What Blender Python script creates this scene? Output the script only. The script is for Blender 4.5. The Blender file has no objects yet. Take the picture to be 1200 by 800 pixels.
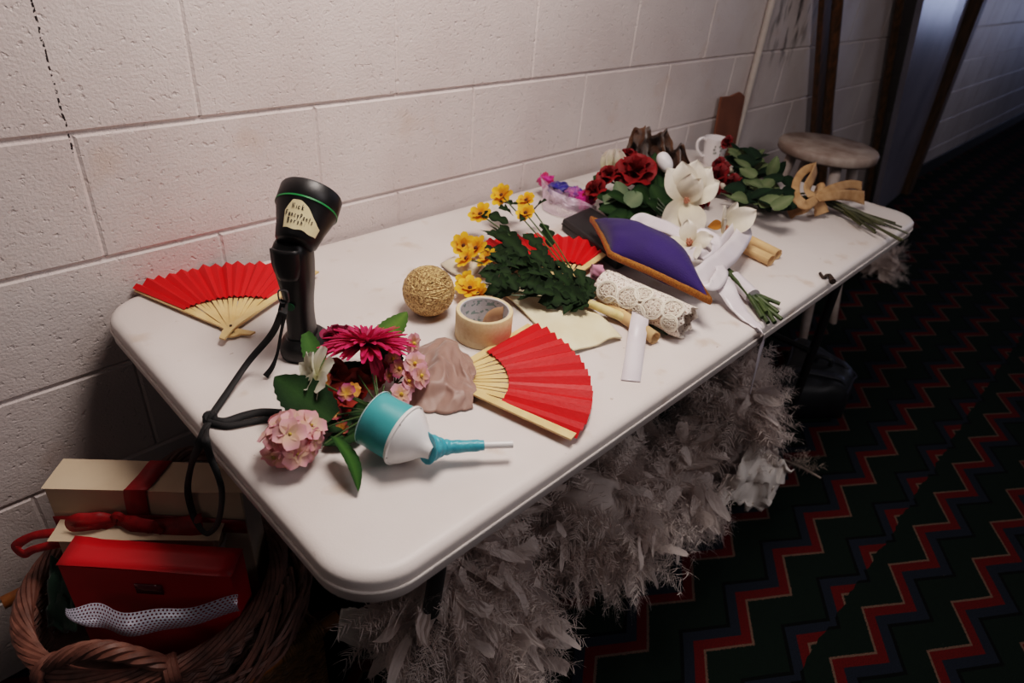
import bpy, bmesh, math, random
from mathutils import Vector, Matrix, Quaternion, noise
V = Vector
PI = math.pi
R_ = random.Random(7)
scene = bpy.context.scene
COL = scene.collection
ZT = 0.74                                   # table top height

# ------------------------------------------------------------------ camera
CAM = V((-0.23849, -1.14241, 1.32550)); YAW, PITCH, ROLL, FPX = 0.73376, -0.56420, 0.09491, 766.79
FW = V((math.cos(YAW)*math.cos(PITCH), math.sin(YAW)*math.cos(PITCH), math.sin(PITCH)))
RT0 = FW.cross(V((0, 0, 1))).normalized(); UP0 = RT0.cross(FW)
RT = RT0*math.cos(ROLL) + UP0*math.sin(ROLL); UP = -RT0*math.sin(ROLL) + UP0*math.cos(ROLL)
A_ = V((math.cos(YAW), math.sin(YAW), 0)); B_ = V((math.sin(YAW), -math.cos(YAW), 0)); Z_ = V((0, 0, 1))

def ray(px, py): return FW + RT*((px-600)/FPX) + UP*((400-py)/FPX)
def at(px, py, z=ZT):
    d = ray(px, py); return CAM + d*((z-CAM.z)/d.z)
def atx(px, py, x):
    d = ray(px, py); return CAM + d*((x-CAM.x)/d.x)
def aty(px, py, y):
    d = ray(px, py); return CAM + d*((y-CAM.y)/d.y)
def zat(bx, by, py):
    lo, hi = -.3, 2.2
    for _ in range(50):
        m = (lo+hi)/2; d = V((bx, by, m))-CAM
        if 400-FPX*d.dot(UP)/d.dot(FW) > py: lo = m
        else: hi = m
    return lo

cam = bpy.data.cameras.new('camera'); camo = bpy.data.objects.new('camera', cam); COL.objects.link(camo)
cam.sensor_width = 36; cam.lens = FPX/1200*36; cam.clip_start = .02; cam.clip_end = 60
m = Matrix.Identity(4)
for i in range(3):
    m[i][0] = RT[i]; m[i][1] = UP[i]; m[i][2] = -FW[i]; m[i][3] = CAM[i]
camo.matrix_world = m; scene.camera = camo
cam.dof.use_dof = True; cam.dof.focus_distance = 1.02; cam.dof.aperture_fstop = 4.5

# ------------------------------------------------------------------ materials
def lin(c):
    return tuple(((x/255)/12.92 if x/255 <= .04045 else ((x/255+.055)/1.055)**2.4) for x in c) + (1,)
MATS = {}
def M(name, col=(200, 200, 200), rough=.6, col2=None, nscale=20, bump=0, bscale=80, metal=0, sheen=0, trans=0, alpha=1, attr=False, spec=.5, coat=0, detail=4, aniso=None, transm=0):
    if name in MATS: return MATS[name]
    mt = bpy.data.materials.new(name); mt.use_nodes = True; nt = mt.node_tree; N = nt.nodes; L = nt.links
    bs = N['Principled BSDF']; bs.inputs['Roughness'].default_value = rough; bs.inputs['Metallic'].default_value = metal
    bs.inputs['Specular IOR Level'].default_value = spec
    if sheen: bs.inputs['Sheen Weight'].default_value = sheen; bs.inputs['Sheen Roughness'].default_value = .4
    if coat: bs.inputs['Coat Weight'].default_value = coat
    if transm: bs.inputs['Transmission Weight'].default_value = transm
    if alpha < 1: bs.inputs['Alpha'].default_value = alpha
    tc = N.new('ShaderNodeTexCoord')
    csock = None
    if attr:
        a = N.new('ShaderNodeAttribute'); a.attribute_name = 'Col'; csock = a.outputs['Color']
    nz = N.new('ShaderNodeTexNoise'); nz.inputs['Scale'].default_value = nscale; nz.inputs['Detail'].default_value = detail
    L.new(tc.outputs['Object'], nz.inputs['Vector'])
    if aniso:
        mp = N.new('ShaderNodeMapping'); mp.inputs['Scale'].default_value = aniso
        L.new(tc.outputs['Object'], mp.inputs['Vector']); L.new(mp.outputs[0], nz.inputs['Vector'])
    mx = N.new('ShaderNodeMix'); mx.data_type = 'RGBA'
    rp = N.new('ShaderNodeMapRange'); rp.inputs[1].default_value = .35; rp.inputs[2].default_value = .65
    L.new(nz.outputs[0], rp.inputs[0]); L.new(rp.outputs[0], mx.inputs[0])
    c1 = lin(col); c2 = lin(col2) if col2 else tuple(x*.85 for x in c1[:3])+(1,)
    if attr:
        mx.blend_type = 'MULTIPLY'; L.new(csock, mx.inputs[6]); mx.inputs[7].default_value = (.82, .8, .8, 1)
    else:
        mx.inputs[6].default_value = c1; mx.inputs[7].default_value = c2
    L.new(mx.outputs[2], bs.inputs['Base Color'])
    if bump:
        bz = N.new('ShaderNodeTexNoise'); bz.inputs['Scale'].default_value = bscale; bz.inputs['Detail'].default_value = 6
        L.new(tc.outputs['Object'], bz.inputs['Vector'])
        bp = N.new('ShaderNodeBump'); bp.inputs['Strength'].default_value = bump; bp.inputs['Distance'].default_value = .002
        L.new(bz.outputs[0], bp.inputs['Height']); L.new(bp.outputs[0], bs.inputs['Normal'])
    if trans:
        tr = N.new('ShaderNodeBsdfTranslucent'); L.new(mx.outputs[2], tr.inputs['Color'])
        ms = N.new('ShaderNodeMixShader'); ms.inputs[0].default_value = trans
        L.new(bs.outputs[0], ms.inputs[1]); L.new(tr.outputs[0], ms.inputs[2])
        L.new(ms.outputs[0], N['Material Output'].inputs['Surface'])
    MATS[name] = mt
    return mt

def math_node(nt, op, a, b=None, clamp=False):
    n = nt.nodes.new('ShaderNodeMath'); n.operation = op; n.use_clamp = clamp
    for i, x in enumerate((a, b)):
        if x is None: continue
        if isinstance(x, (int, float)): n.inputs[i].default_value = x
        else: nt.links.new(x, n.inputs[i])
    return n.outputs[0]
def mixc(nt, f, a, b):
    n = nt.nodes.new('ShaderNodeMix'); n.data_type = 'RGBA'
    nt.links.new(f, n.inputs[0])
    for i, x in ((6, a), (7, b)):
        if isinstance(x, tuple): n.inputs[i].default_value = x
        else: nt.links.new(x, n.inputs[i])
    return n.outputs[2]

# ------------------------------------------------------------------ things, parts
def setp(o, label=None, cat=None, group=None, kind=None):
    if label: o['label'] = label
    if cat: o['category'] = cat
    if group: o['group'] = group
    if kind: o['kind'] = kind
    return o
def thing(name, label, cat, loc=(0, 0, 0), rotz=0, group=None):
    o = bpy.data.objects.new(name, None); COL.objects.link(o); o.empty_display_size = .05
    o.matrix_basis = Matrix.Translation(V(loc)) @ Matrix.Rotation(rotz, 4, 'Z')
    return setp(o, label, cat, group)
def inv_of(o):
    mm = Matrix.Identity(4); chain = []
    while o is not None: chain.append(o); o = o.parent
    for x in reversed(chain): mm = mm @ x.matrix_basis
    return mm.inverted()

class MB:
    """collects vertices (in world metres unless built with local=True) and faces for one mesh object"""
    def __init__(s): s.v = []; s.f = []; s.c = []; s.cc = None
    def add(s, vs, fs, cols=None):
        b = len(s.v); s.v += [V(x) for x in vs]; s.f += [tuple(b+i for i in f) for f in fs]
        if cols is None: cols = [s.cc or (1, 1, 1, 1)]*len(vs)
        s.c += list(cols)
    def grid(s, P, cols=None, closeu=False, closev=False):
        nu, nv = len(P), len(P[0]); fs = []
        for i in range(nu if closeu else nu-1):
            for j in range(nv if closev else nv-1):
                i2, j2 = (i+1) % nu, (j+1) % nv
                fs.append((i*nv+j, i2*nv+j, i2*nv+j2, i*nv+j2))
        s.add([p for r in P for p in r], fs, [c for r in cols for c in r] if cols else None)
    def tube(s, pts, r, n=8, caps=True, closed=False, flat=1.0, twist=0):
        pts = [V(p) for p in pts]; k = len(pts); rs = r if isinstance(r, (list, tuple)) else [r]*k
        T = []
        for i in range(k):
            a = pts[(i-1) % k] if (closed or i) else pts[0]; b = pts[(i+1) % k] if (closed or i < k-1) else pts[-1]
            t = b-a; T.append(t.normalized() if t.length > 1e-9 else V((0, 0, 1)))
        u = T[0].orthogonal().normalized(); rows = []
        for i in range(k):
            u = (u-T[i]*u.dot(T[i]))
            u = u.normalized() if u.length > 1e-6 else T[i].orthogonal().normalized()
            w = T[i].cross(u)
            rows.append([pts[i]+(u*math.cos(2*PI*j/n+twist*i)+w*math.sin(2*PI*j/n+twist*i)*flat)*rs[i] for j in range(n)])
        b = len(s.v); s.grid(rows, closeu=closed, closev=True)
        if caps and not closed:
            s.f.append(tuple(b+j for j in range(n))[::-1]); s.f.append(tuple(b+(k-1)*n+j for j in range(n)))
    def lathe(s, prof, M4=None, n=32, cap0=True, cap1=True):
        M4 = M4 or Matrix.Identity(4); b = len(s.v)
        s.grid([[M4 @ V((r*math.cos(2*PI*j/n), r*math.sin(2*PI*j/n), z)) for j in range(n)] for r, z in prof], closev=True)
        if cap0: s.f.append(tuple(b+j for j in range(n))[::-1])
        if cap1: s.f.append(tuple(b+(len(prof)-1)*n+j for j in range(n)))
    def box(s, c, d, M4=None):
        M4 = M4 or Matrix.Identity(4); c = V(c); x, y, z = (q/2 for q in d)
        vs = [M4 @ (c+V((sx*x, sy*y, sz*z))) for sx in (-1, 1) for sy in (-1, 1) for sz in (-1, 1)]
        s.add(vs, [(0, 1, 3, 2), (4, 6, 7, 5), (0, 4, 5, 1), (2, 3, 7, 6), (0, 2, 6, 4), (1, 5, 7, 3)])
    def prism(s, poly, z0, z1, M4=None):
        M4 = M4 or Matrix.Identity(4); n = len(poly)
        vs = [M4 @ V((x, y, z0)) for x, y in poly]+[M4 @ V((x, y, z1)) for x, y in poly]
        s.add(vs, [tuple(range(n))[::-1], tuple(range(n, 2*n))]+[(i, (i+1) % n, n+(i+1) % n, n+i) for i in range(n)])
    def build(s, name, mat, parent=None, local=False, smooth=True, solid=0, bevel=0, sub=0, offset=0):
        me = bpy.data.meshes.new(name)
        vs = s.v
        if parent is not None and not local:
            iv = inv_of(parent); vs = [iv @ x for x in vs]
        me.from_pydata([tuple(x) for x in vs], [], s.f); me.validate(); me.update()
        if len(s.c) == len(me.vertices):
            at_ = me.attributes.new('Col', 'FLOAT_COLOR', 'POINT')
            at_.data.foreach_set('color', [q for c in s.c for q in c])
        if smooth:
            me.shade_smooth()
            try: me.set_sharp_from_angle(angle=math.radians(50))
            except Exception: pass
        o = bpy.data.objects.new(name, me); COL.objects.link(o)
        if parent is not None: o.parent = parent
        me.materials.append(mat)
        if solid:
            md = o.modifiers.new('solid', 'SOLIDIFY'); md.thickness = solid; md.offset = offset
        if bevel:
            md = o.modifiers.new('bevel', 'BEVEL'); md.width = bevel; md.segments = 2; md.limit_method = 'ANGLE'; md.angle_limit = .6
        if sub:
            md = o.modifiers.new('sub', 'SUBSURF'); md.levels = sub; md.render_levels = sub
        return o

def cat(pts, n=6, closed=False):
    """Catmull-Rom through pts"""
    pts = [V(p) for p in pts]; k = len(pts); out = []
    for i in range(k if closed else k-1):
        g = (lambda q: pts[q % k]) if closed else (lambda q: pts[min(max(q, 0), k-1)])
        p0, p1, p2, p3 = g(i-1), g(i), g(i+1), g(i+2)
        for j in range(n):
            t = j/n
            out.append(.5*((2*p1)+(p2-p0)*t+(2*p0-5*p1+4*p2-p3)*t*t+(3*p1-p0-3*p2+p3)*t**3))
    if not closed: out.append(pts[-1])
    return out
def lerpl(a, t):
    x = t*(len(a)-1); i = min(int(x), len(a)-2); f = x-i
    return a[i]*(1-f)+a[i+1]*f
def frame(o, zdir, spin=0, xhint=None):
    z = V(zdir).normalized(); x = V(xhint) if xhint is not None else z.orthogonal()
    x = (x-z*x.dot(z)).normalized(); y = z.cross(x)
    mm = Matrix.Identity(4)
    for i in range(3): mm[i][0] = x[i]; mm[i][1] = y[i]; mm[i][2] = z[i]; mm[i][3] = V(o)[i]
    return mm @ Matrix.Rotation(spin, 4, 'Z')
def fbm(p, s, o=3):
    p = V(p)*s; t = 0; a = 1
    for _ in range(o): t += noise.noise(p)*a; p = p*2.03; a *= .5
    return t
def cl(c): return lin(c)
def cmix(a, b, t): return tuple(a[i]*(1-t)+b[i]*t for i in range(3))+(1,)

def ribbon(mb, pts, w, side=None, n=6, nv=3, wave=0, face=None):
    """strip along pts; side: width direction (vector or list)"""
    c = cat(pts, n); k = len(c); rows = []
    for i in range(k):
        t = (c[min(i+1, k-1)]-c[max(i-1, 0)]).normalized()
        if face is not None:
            fn = lerpl([V(q) for q in face], i/(k-1)) if isinstance(face, list) else V(face)
            sd = t.cross(fn); sd = sd.normalized() if sd.length > 1e-4 else (last if i else V((1, 0, 0)))
            if i and sd.dot(last) < 0: sd = -sd
            last = sd
        elif side is None: sd = t.cross(Z_); sd = sd.normalized() if sd.length > 1e-4 else V((1, 0, 0))
        elif isinstance(side, list): sd = lerpl([V(q) for q in side], i/(k-1)).normalized()
        else: sd = V(side).normalized()
        ww = lerpl(w, i/(k-1)) if isinstance(w, list) else w
        rows.append([c[i]+sd*ww*(j/(nv-1)-.5)+Z_*wave*math.sin(i*.9+j) for j in range(nv)])
    mb.grid(rows)

def petal(mb, M4, L, W, nu=6, nv=5, shape=None, bend=0, a0=0, cup=.2, c0=None, c1=None, ruff=0, rnd=R_):
    """petal from the origin along +x of M4, z up"""
    shape = shape or (lambda t: math.sin(PI*min(1, .12+.88*t)**.8)**.7)
    x = z = 0; rows = []; cols = []; ph = rnd.random()*6
    for i in range(nu+1):
        t = i/nu; a = a0+bend*t
        if i: x += L/nu*math.cos(a); z += L/nu*math.sin(a)
        w = W*.5*shape(t); r = []; cc = []
        for j in range(nv):
            q = j/(nv-1)*2-1
            dz = cup*w*q*q + ruff*math.sin(q*4+ph+t*5)*t
            r.append(M4 @ V((x-math.sin(a)*dz, w*q, z+math.cos(a)*dz))); cc.append(cmix(c0, c1, t) if c0 else (1, 1, 1, 1))
        rows.append(r); cols.append(cc)
    mb.grid(rows, cols)
def ringpetals(mb, F, n, L, W, elev, jit=.12, spin0=0, r0=0, **k):
    for i in range(n):
        j = lambda s: (R_.random()-.5)*2*s
        Mx = F @ Matrix.Rotation(spin0+2*PI*i/n+j(jit), 4, 'Z') @ Matrix.Translation((r0, 0, 0)) @ Matrix.Rotation(-(elev+j(jit)), 4, 'Y')
        petal(mb, Mx, L*(1+j(jit*.7)), W*(1+j(jit*.5)), **k)
def leaf(mb, base, tip, width, up=Z_, bend=0, fold=.15, serr=0, lobes=0, nu=14, c0=None, c1=None, shape=None):
    base, tip, up = V(base), V(tip), V(up); d = (tip-base).normalized()
    sd = up.cross(d); sd = sd.normalized() if sd.length > 1e-5 else d.orthogonal().normalized(); nrm = d.cross(sd)
    Lh = (tip-base).length; rows = []; cols = []
    for i in range(nu+1):
        t = i/nu
        w = width*.5*((shape(t)) if shape else math.sin(PI*min(1, t**.75))**.9)+1e-4
        if serr: w *= 1-serr*(i % 2)
        if lobes: w *= .42+.58*abs(math.sin(lobes*PI*t+.5))
        c = base.lerp(tip, t)+nrm*bend*Lh*math.sin(PI*t*.9)
        rows.append([c+sd*w*q+nrm*fold*w*(abs(q)) for q in (-1, -.5, 0, .5, 1)])
        cols.append([cmix(c0, c1, abs(q)) if c0 else (1, 1, 1, 1) for q in (-1, -.5, 0, .5, 1)])
    mb.grid(rows, cols)
def stem(mb, pts, r=.0015, n=6, k=5): mb.tube(cat(pts, k), r, n)
# ------------------------------------------------------------------ room
def wall_material():
    mt = bpy.data.materials.new('painted_block'); mt.use_nodes = True; nt = mt.node_tree; N = nt.nodes; L = nt.links
    bs = N['Principled BSDF']; bs.inputs['Roughness'].default_value = .42; bs.inputs['Specular IOR Level'].default_value = .35
    tc = N.new('ShaderNodeTexCoord'); P = tc.outputs['Object']
    sp = N.new('ShaderNodeSeparateXYZ'); L.new(P, sp.inputs[0]); X, Zc = sp.outputs[0], sp.outputs[2]
    def nz(s, d=4, vec=P):
        n = N.new('ShaderNodeTexNoise'); n.inputs['Scale'].default_value = s; n.inputs['Detail'].default_value = d; L.new(vec, n.inputs['Vector']); return n.outputs[0]
    def rng(a, lo, hi):
        n = N.new('ShaderNodeMapRange'); n.inputs[1].default_value = lo; n.inputs[2].default_value = hi; L.new(a, n.inputs[0]); return n.outputs[0]
    base = mixc(nt, rng(nz(3.5), .35, .7), lin((214, 203, 200)), lin((200, 186, 183)))
    base = mixc(nt, math_node(nt, 'MULTIPLY', rng(nz(9, 3), .6, .78), .5), base, lin((196, 168, 152)))       # brownish smudges
    base = mixc(nt, math_node(nt, 'MULTIPLY', rng(nz(48, 2), .76, .8), .75), base, lin((70, 48, 44)))         # small dark specks
    # vertical hairline crack near the table end
    ln = math_node(nt, 'ABSOLUTE', math_node(nt, 'SUBTRACT', math_node(nt, 'ADD', X, math_node(nt, 'MULTIPLY', nz(30, 2), .008)), .0125))
    m1 = math_node(nt, 'LESS_THAN', ln, .0014)
    m1 = math_node(nt, 'MULTIPLY', m1, math_node(nt, 'GREATER_THAN', nz(140, 3), .49))
    m1 = math_node(nt, 'MULTIPLY', m1, math_node(nt, 'GREATER_THAN', Zc, .985))
    base = mixc(nt, m1, base, lin((40, 34, 34)))
    # black scuff marks above the mug
    dx = math_node(nt, 'DIVIDE', math_node(nt, 'SUBTRACT', X, 2.40), .22); dz = math_node(nt, 'DIVIDE', math_node(nt, 'SUBTRACT', Zc, 1.13), .2)
    rr = math_node(nt, 'ADD', math_node(nt, 'MULTIPLY', dx, dx), math_node(nt, 'MULTIPLY', dz, dz))
    fall = math_node(nt, 'SUBTRACT', 1.0, rr, True)
    mp = N.new('ShaderNodeMapping'); mp.inputs['Scale'].default_value = (1.6, 1, .55); mp.inputs['Rotation'].default_value = (0, .5, 0); L.new(P, mp.inputs['Vector'])
    m2 = math_node(nt, 'MULTIPLY', rng(nz(13, 3, mp.outputs[0]), .50, .60), fall)
    base = mixc(nt, math_node(nt, 'MULTIPLY', m2, .9, True), base, lin((52, 46, 46)))
    L.new(base, bs.inputs['Base Color'])
    # block texture: pits and grain
    dv = N.new('ShaderNodeTexNoise'); dv.inputs['Scale'].default_value = 40; dv.inputs['Detail'].default_value = 3; L.new(P, dv.inputs['Vector'])
    pit = math_node(nt, 'MULTIPLY', rng(nz(85, 3), .60, .72), -.9)
    h = math_node(nt, 'ADD', math_node(nt, 'MULTIPLY', nz(210, 5), .8), pit)
    h = math_node(nt, 'ADD', h, math_node(nt, 'MULTIPLY', dv.outputs[0], .5))
    bp = N.new('ShaderNodeBump'); bp.inputs['Strength'].default_value = .55; bp.inputs['Distance'].default_value = .0032
    L.new(h, bp.inputs['Height']); L.new(bp.outputs[0], bs.inputs['Normal'])
    return mt

def build_wall():
    mb = MB(); BL = .4032; H = .2032; X0, X1 = -2.2, 15.0
    zs = [0]+[k*H-.004 for k in range(1, 14)]
    for k in range(13):
        z0, z1 = zs[k], zs[k+1]
        off = .013 if k % 2 == 0 else .013+BL/2-.012
        # course k spans zs[k]..zs[k+1]; course between .809 and 1.012 (k=4) has heads at .013
        n0 = int((X0-off)/BL)-1; x = off+n0*BL
        while x < X1:
            a, b = max(x, X0), min(x+BL, X1)
            if b-a > .02:
                hv, hh, d = .0045, .006, .0055          # joint half widths and depth
                front = [(a+hv, 0, z0+hh), (b-hv, 0, z0+hh), (b-hv, 0, z1-hh), (a+hv, 0, z1-hh)]
                mid = [(a+hv*.35, d*.8, z0+hh*.4), (b-hv*.35, d*.8, z0+hh*.4), (b-hv*.35, d*.8, z1-hh*.55), (a+hv*.35, d*.8, z1-hh*.55)]
                back = [(a, d, z0), (b, d, z0), (b, d, z1), (a, d, z1)]
                fs = [(0, 1, 2, 3)]
                for i in range(4): fs += [(4+i, 4+(i+1) % 4, (i+1) % 4, i), (8+i, 8+(i+1) % 4, 4+(i+1) % 4, 4+i)]
                mb.add(front+mid+back, fs)
            x += BL
    # head joints are filled with paint almost flush
    for k in range(13):
        z0, z1 = zs[k], zs[k+1]; off = .013 if k % 2 == 0 else .013+BL/2-.012
        x = off+(int((X0-off)/BL))*BL
        while x < X1:
            mb.add([(x-.0042, .0004, z0+.006), (x, .0022, z0+.006), (x, .0022, z1-.006), (x-.0042, .0004, z1-.006), (x+.0042, .0004, z0+.006), (x+.0042, .0004, z1-.006)],
                   [(0, 1, 2, 3), (1, 4, 5, 2)])
            x += BL
    mb.box(((X0+X1)/2, .06, 1.32), (X1-X0, .1, 2.64))
    o = mb.build('wall_left', wall_material(), smooth=False); setp(o, kind='structure')
build_wall()

def carpet_material():
    mt = bpy.data.materials.new('zigzag_carpet'); mt.use_nodes = True; nt = mt.node_tree; N = nt.nodes; L = nt.links
    bs = N['Principled BSDF']; bs.inputs['Roughness'].default_value = .95; bs.inputs['Specular IOR Level'].default_value = .08
    tc = N.new('ShaderNodeTexCoord'); P = tc.outputs['Object']
    sp = N.new('ShaderNodeSeparateXYZ'); L.new(P, sp.inputs[0]); X, Y = sp.outputs[0], sp.outputs[1]
    mt_ = lambda op, a, b=None: math_node(nt, op, a, b)
    def nz(s, d=2):
        n = N.new('ShaderNodeTexNoise'); n.inputs['Scale'].default_value = s; n.inputs['Detail'].default_value = d; L.new(P, n.inputs['Vector']); return n.outputs[0]
    X = mt_('ADD', X, mt_('MULTIPLY', mt_('SUBTRACT', nz(4), .5), .012))
    t = mt_('FRACT', mt_('DIVIDE', mt_('SUBTRACT', X, .557-1.95), .195))
    tri = mt_('MULTIPLY', mt_('ABSOLUTE', mt_('SUBTRACT', t, .5)), 2)
    jag = mt_('MULTIPLY', mt_('SUBTRACT', nz(330), .5), .012)
    def d_of(y0, sp_):
        yl = mt_('ADD', y0, mt_('MULTIPLY', tri, .068))
        return mt_('MULTIPLY', mt_('FRACT', mt_('DIVIDE', mt_('ADD', mt_('SUBTRACT', yl, Y), 20*sp_), sp_)), sp_)
    def band(d, a, b, j=False):
        dd = mt_('ADD', d, jag) if j else d
        return mt_('MULTIPLY', mt_('GREATER_THAN', dd, a), mt_('LESS_THAN', dd, b))
    green = mixc(nt, nz(60), lin((11, 21, 16)), lin((14, 26, 19)))
    red, blue, beige, black = lin((78, 14, 14)), lin((25, 30, 40)), lin((92, 72, 62)), lin((4, 5, 5))
    d1 = d_of(-.796, .1555)
    c1 = mixc(nt, band(d1, .118, .129), green, black)
    c1 = mixc(nt, band(d1, .128, .157), c1, blue)
    c1 = mixc(nt, band(d1, .026, .034, True), c1, beige)
    c1 = mixc(nt, band(d1, 0, .027), c1, red)
    d2 = d_of(-1.183, .150)
    c2 = mixc(nt, band(d2, .062, .073), green, black)
    c2 = mixc(nt, band(d2, .033, .063), c2, blue)
    c2 = mixc(nt, band(d2, .0, .009, True), c2, beige)
    c2 = mixc(nt, band(d2, .007, .034), c2, red)
    seam = mt_('LESS_THAN', mt_('ADD', Y, mt_('MULTIPLY', mt_('SUBTRACT', nz(14), .5), .04)), -1.083)
    c = mixc(nt, seam, c1, c2)
    lint = N.new('ShaderNodeMapRange'); lint.inputs[1].default_value = .79; lint.inputs[2].default_value = .81; L.new(nz(120), lint.inputs[0])
    c = mixc(nt, mt_('MULTIPLY', lint.outputs[0], .5), c, lin((150, 140, 130)))
    fib = N.new('ShaderNodeMapRange'); fib.inputs[1].default_value = .25; fib.inputs[2].default_value = .75; fib.inputs[3].default_value = .55; fib.inputs[4].default_value = 1.25
    L.new(nz(420), fib.inputs[0])
    mul = N.new('ShaderNodeMix'); mul.data_type = 'RGBA'; mul.blend_type = 'MULTIPLY'; mul.inputs[0].default_value = 1
    L.new(c, mul.inputs[6]); L.new(fib.outputs[0], mul.inputs[7])
    L.new(mul.outputs[2], bs.inputs['Base Color'])
    bp = N.new('ShaderNodeBump'); bp.inputs['Strength'].default_value = .6; bp.inputs['Distance'].default_value = .003
    L.new(nz(420), bp.inputs['Height']); L.new(bp.outputs[0], bs.inputs['Normal'])
    return mt
mb = MB(); mb.box((6.4, -1.6, -.05), (17.2, 3.4, .1)); setp(mb.build('floor', carpet_material(), smooth=False), kind='structure')
mb = MB(); mb.box((6.4, -1.6, 2.69), (17.2, 3.4, .1)); setp(mb.build('ceiling', M('ceiling_paint', (120, 116, 114), .9), smooth=False), kind='structure')
mb = MB(); mb.box((15.05, -1.6, 1.32), (.1, 3.4, 2.64)); setp(mb.build('wall_far', M('dark_wall_paint', (70, 66, 72), .8), smooth=False), kind='structure')
mb = MB(); mb.box((9.9, -.006, .05), (10.2, .012, .1)); setp(mb.build('baseboard_left', M('black_vinyl', (22, 20, 22), .5), smooth=False, bevel=.003), kind='structure')

# ------------------------------------------------------------------ lamps
def area(name, loc, size, power, col, target=None):
    l = bpy.data.lights.new(name, 'AREA'); l.shape = 'DISK'; l.size = size; l.energy = power; l.color = col
    o = bpy.data.objects.new(name, l); COL.objects.link(o); o.location = loc
    d = (V(target)-V(loc)) if target else V((0, 0, -1))
    o.rotation_euler = d.to_track_quat('-Z', 'Y').to_euler(); return o
area('ceiling_lamp', (.52, -.60, 1.98), .5, 19.5, (1, .885, .82))
area('corridor_fill', (5.6, -1.5, 2.3), .6, 5, (.84, .86, 1.0), (4.2, 0, .8))
area('corridor_fill', (14.6, -2.3, 1.1), 1.0, 24, (.52, .62, 1.0), (2, -.4, .7))  # stands in for the bluish glow of an unseen bright doorway
area('corridor_fill', (-2.4, -1.5, 2.2), .8, 2.5, (1, .90, .84), (.1, -.5, .3))  # unseen fill added behind the camera to lift basket and near skirt
area('corridor_fill', (1.1, -2.5, 2.3), 1.2, 13, (.96, .90, .92), (.8, -.6, .3))  # fill added over the aisle to brighten the feathers and front skirt
w = bpy.data.worlds.new('world'); scene.world = w; w.use_nodes = True
w.node_tree.nodes['Background'].inputs[0].default_value = (.80, .74, .78, 1); w.node_tree.nodes['Background'].inputs[1].default_value = .03
scene.view_settings.view_transform = 'Filmic'; scene.view_settings.look = 'Medium High Contrast'; scene.view_settings.exposure = -.10
# ------------------------------------------------------------------ folding table
X0, X1, YF, YB = -.024, 1.805, -.774, -.011
def rrect(x0, x1, y0, y1, r, n=10):
    out = []
    for cx, cy, a in ((x1-r, y1-r, 0), (x0+r, y1-r, 90), (x0+r, y0+r, 180), (x1-r, y0+r, 270)):
        for i in range(n+1):
            t = math.radians(a+90*i/n); out.append((cx+r*math.cos(t), cy+r*math.sin(t)))
    return out
tbl = thing('folding_table', 'long off-white plastic folding table against the block wall, covered with props', 'table', (.89, -.39, 0))
TP = M('table_plastic', (218, 209, 205), .42, (210, 199, 194), 5, bump=.10, bscale=420, spec=.4)
def stains(mt, scale, lo, hi, col, f):
    nt = mt.node_tree; bs = nt.nodes['Principled BSDF']; src = bs.inputs['Base Color'].links[0].from_socket
    n = nt.nodes.new('ShaderNodeTexNoise'); n.inputs['Scale'].default_value = scale; n.inputs['Detail'].default_value = 3
    tc = nt.nodes.new('ShaderNodeTexCoord'); nt.links.new(tc.outputs['Object'], n.inputs['Vector'])
    r = nt.nodes.new('ShaderNodeMapRange'); r.inputs[1].default_value = lo; r.inputs[2].default_value = hi; r.inputs[4].default_value = f; nt.links.new(n.outputs[0], r.inputs[0])
    nt.links.new(mixc(nt, r.outputs[0], src, lin(col)), bs.inputs['Base Color'])
stains(TP, 16, .62, .74, (186, 160, 140), .55)
stains(TP, 70, .74, .78, (130, 96, 74), .6)
mb = MB()
prof = [(.030, .7400), (.016, .7400), (.008, .7388), (.002, .7345), (0, .730), (0, .700), (.003, .697), (.012, .697), (.012, .72)]
rows = [[(x, y, z) for x, y in rrect(X0+i, X1-i, YF+i, YB-i, max(.076-i, .03), 12)] for i, z in prof]
rows = [r for r in rows]
mb.grid([[V(p) for p in r] for r in rows], closev=True)
n = len(rows[0]); mb.f.append(tuple(range(n))); mb.f.append(tuple(len(mb.v)-n+i for i in range(n))[::-1])
mb.build('tabletop', TP, tbl)
mb = MB(); bead = [V((x, y, .7178)) for x, y in rrect(X0-.0012, X1+.0012, YF-.0012, YB+.0012, .077, 12)]
mb.tube(bead, .0017, 6, closed=True); setp(mb.build('edge_bead', M('bead_lit_plastic', (232, 222, 216), .4), tbl), 'thin moulded line along the table edge, lightened as a highlight')  # colour lighter than the tabletop, painting in the light the ridge catches
dk = M('dark_steel', (26, 25, 27), .45, metal=.3)
for x in (X0+.22, X1-.24):
    for y in (YF+.09, YB-.09):
        mb = MB(); sx = -.10 if x < .5 else .06
        mb.tube([(x+sx*.2, y, .70), (x+sx, y, .02), (x+sx, y, 0)], .013, 10); mb.build('leg', dk, tbl)
    mb = MB(); mb.tube([(x, YF+.09, .35), (x, YB-.09, .35)], .009, 8); mb.build('crossbar', dk, tbl)

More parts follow.
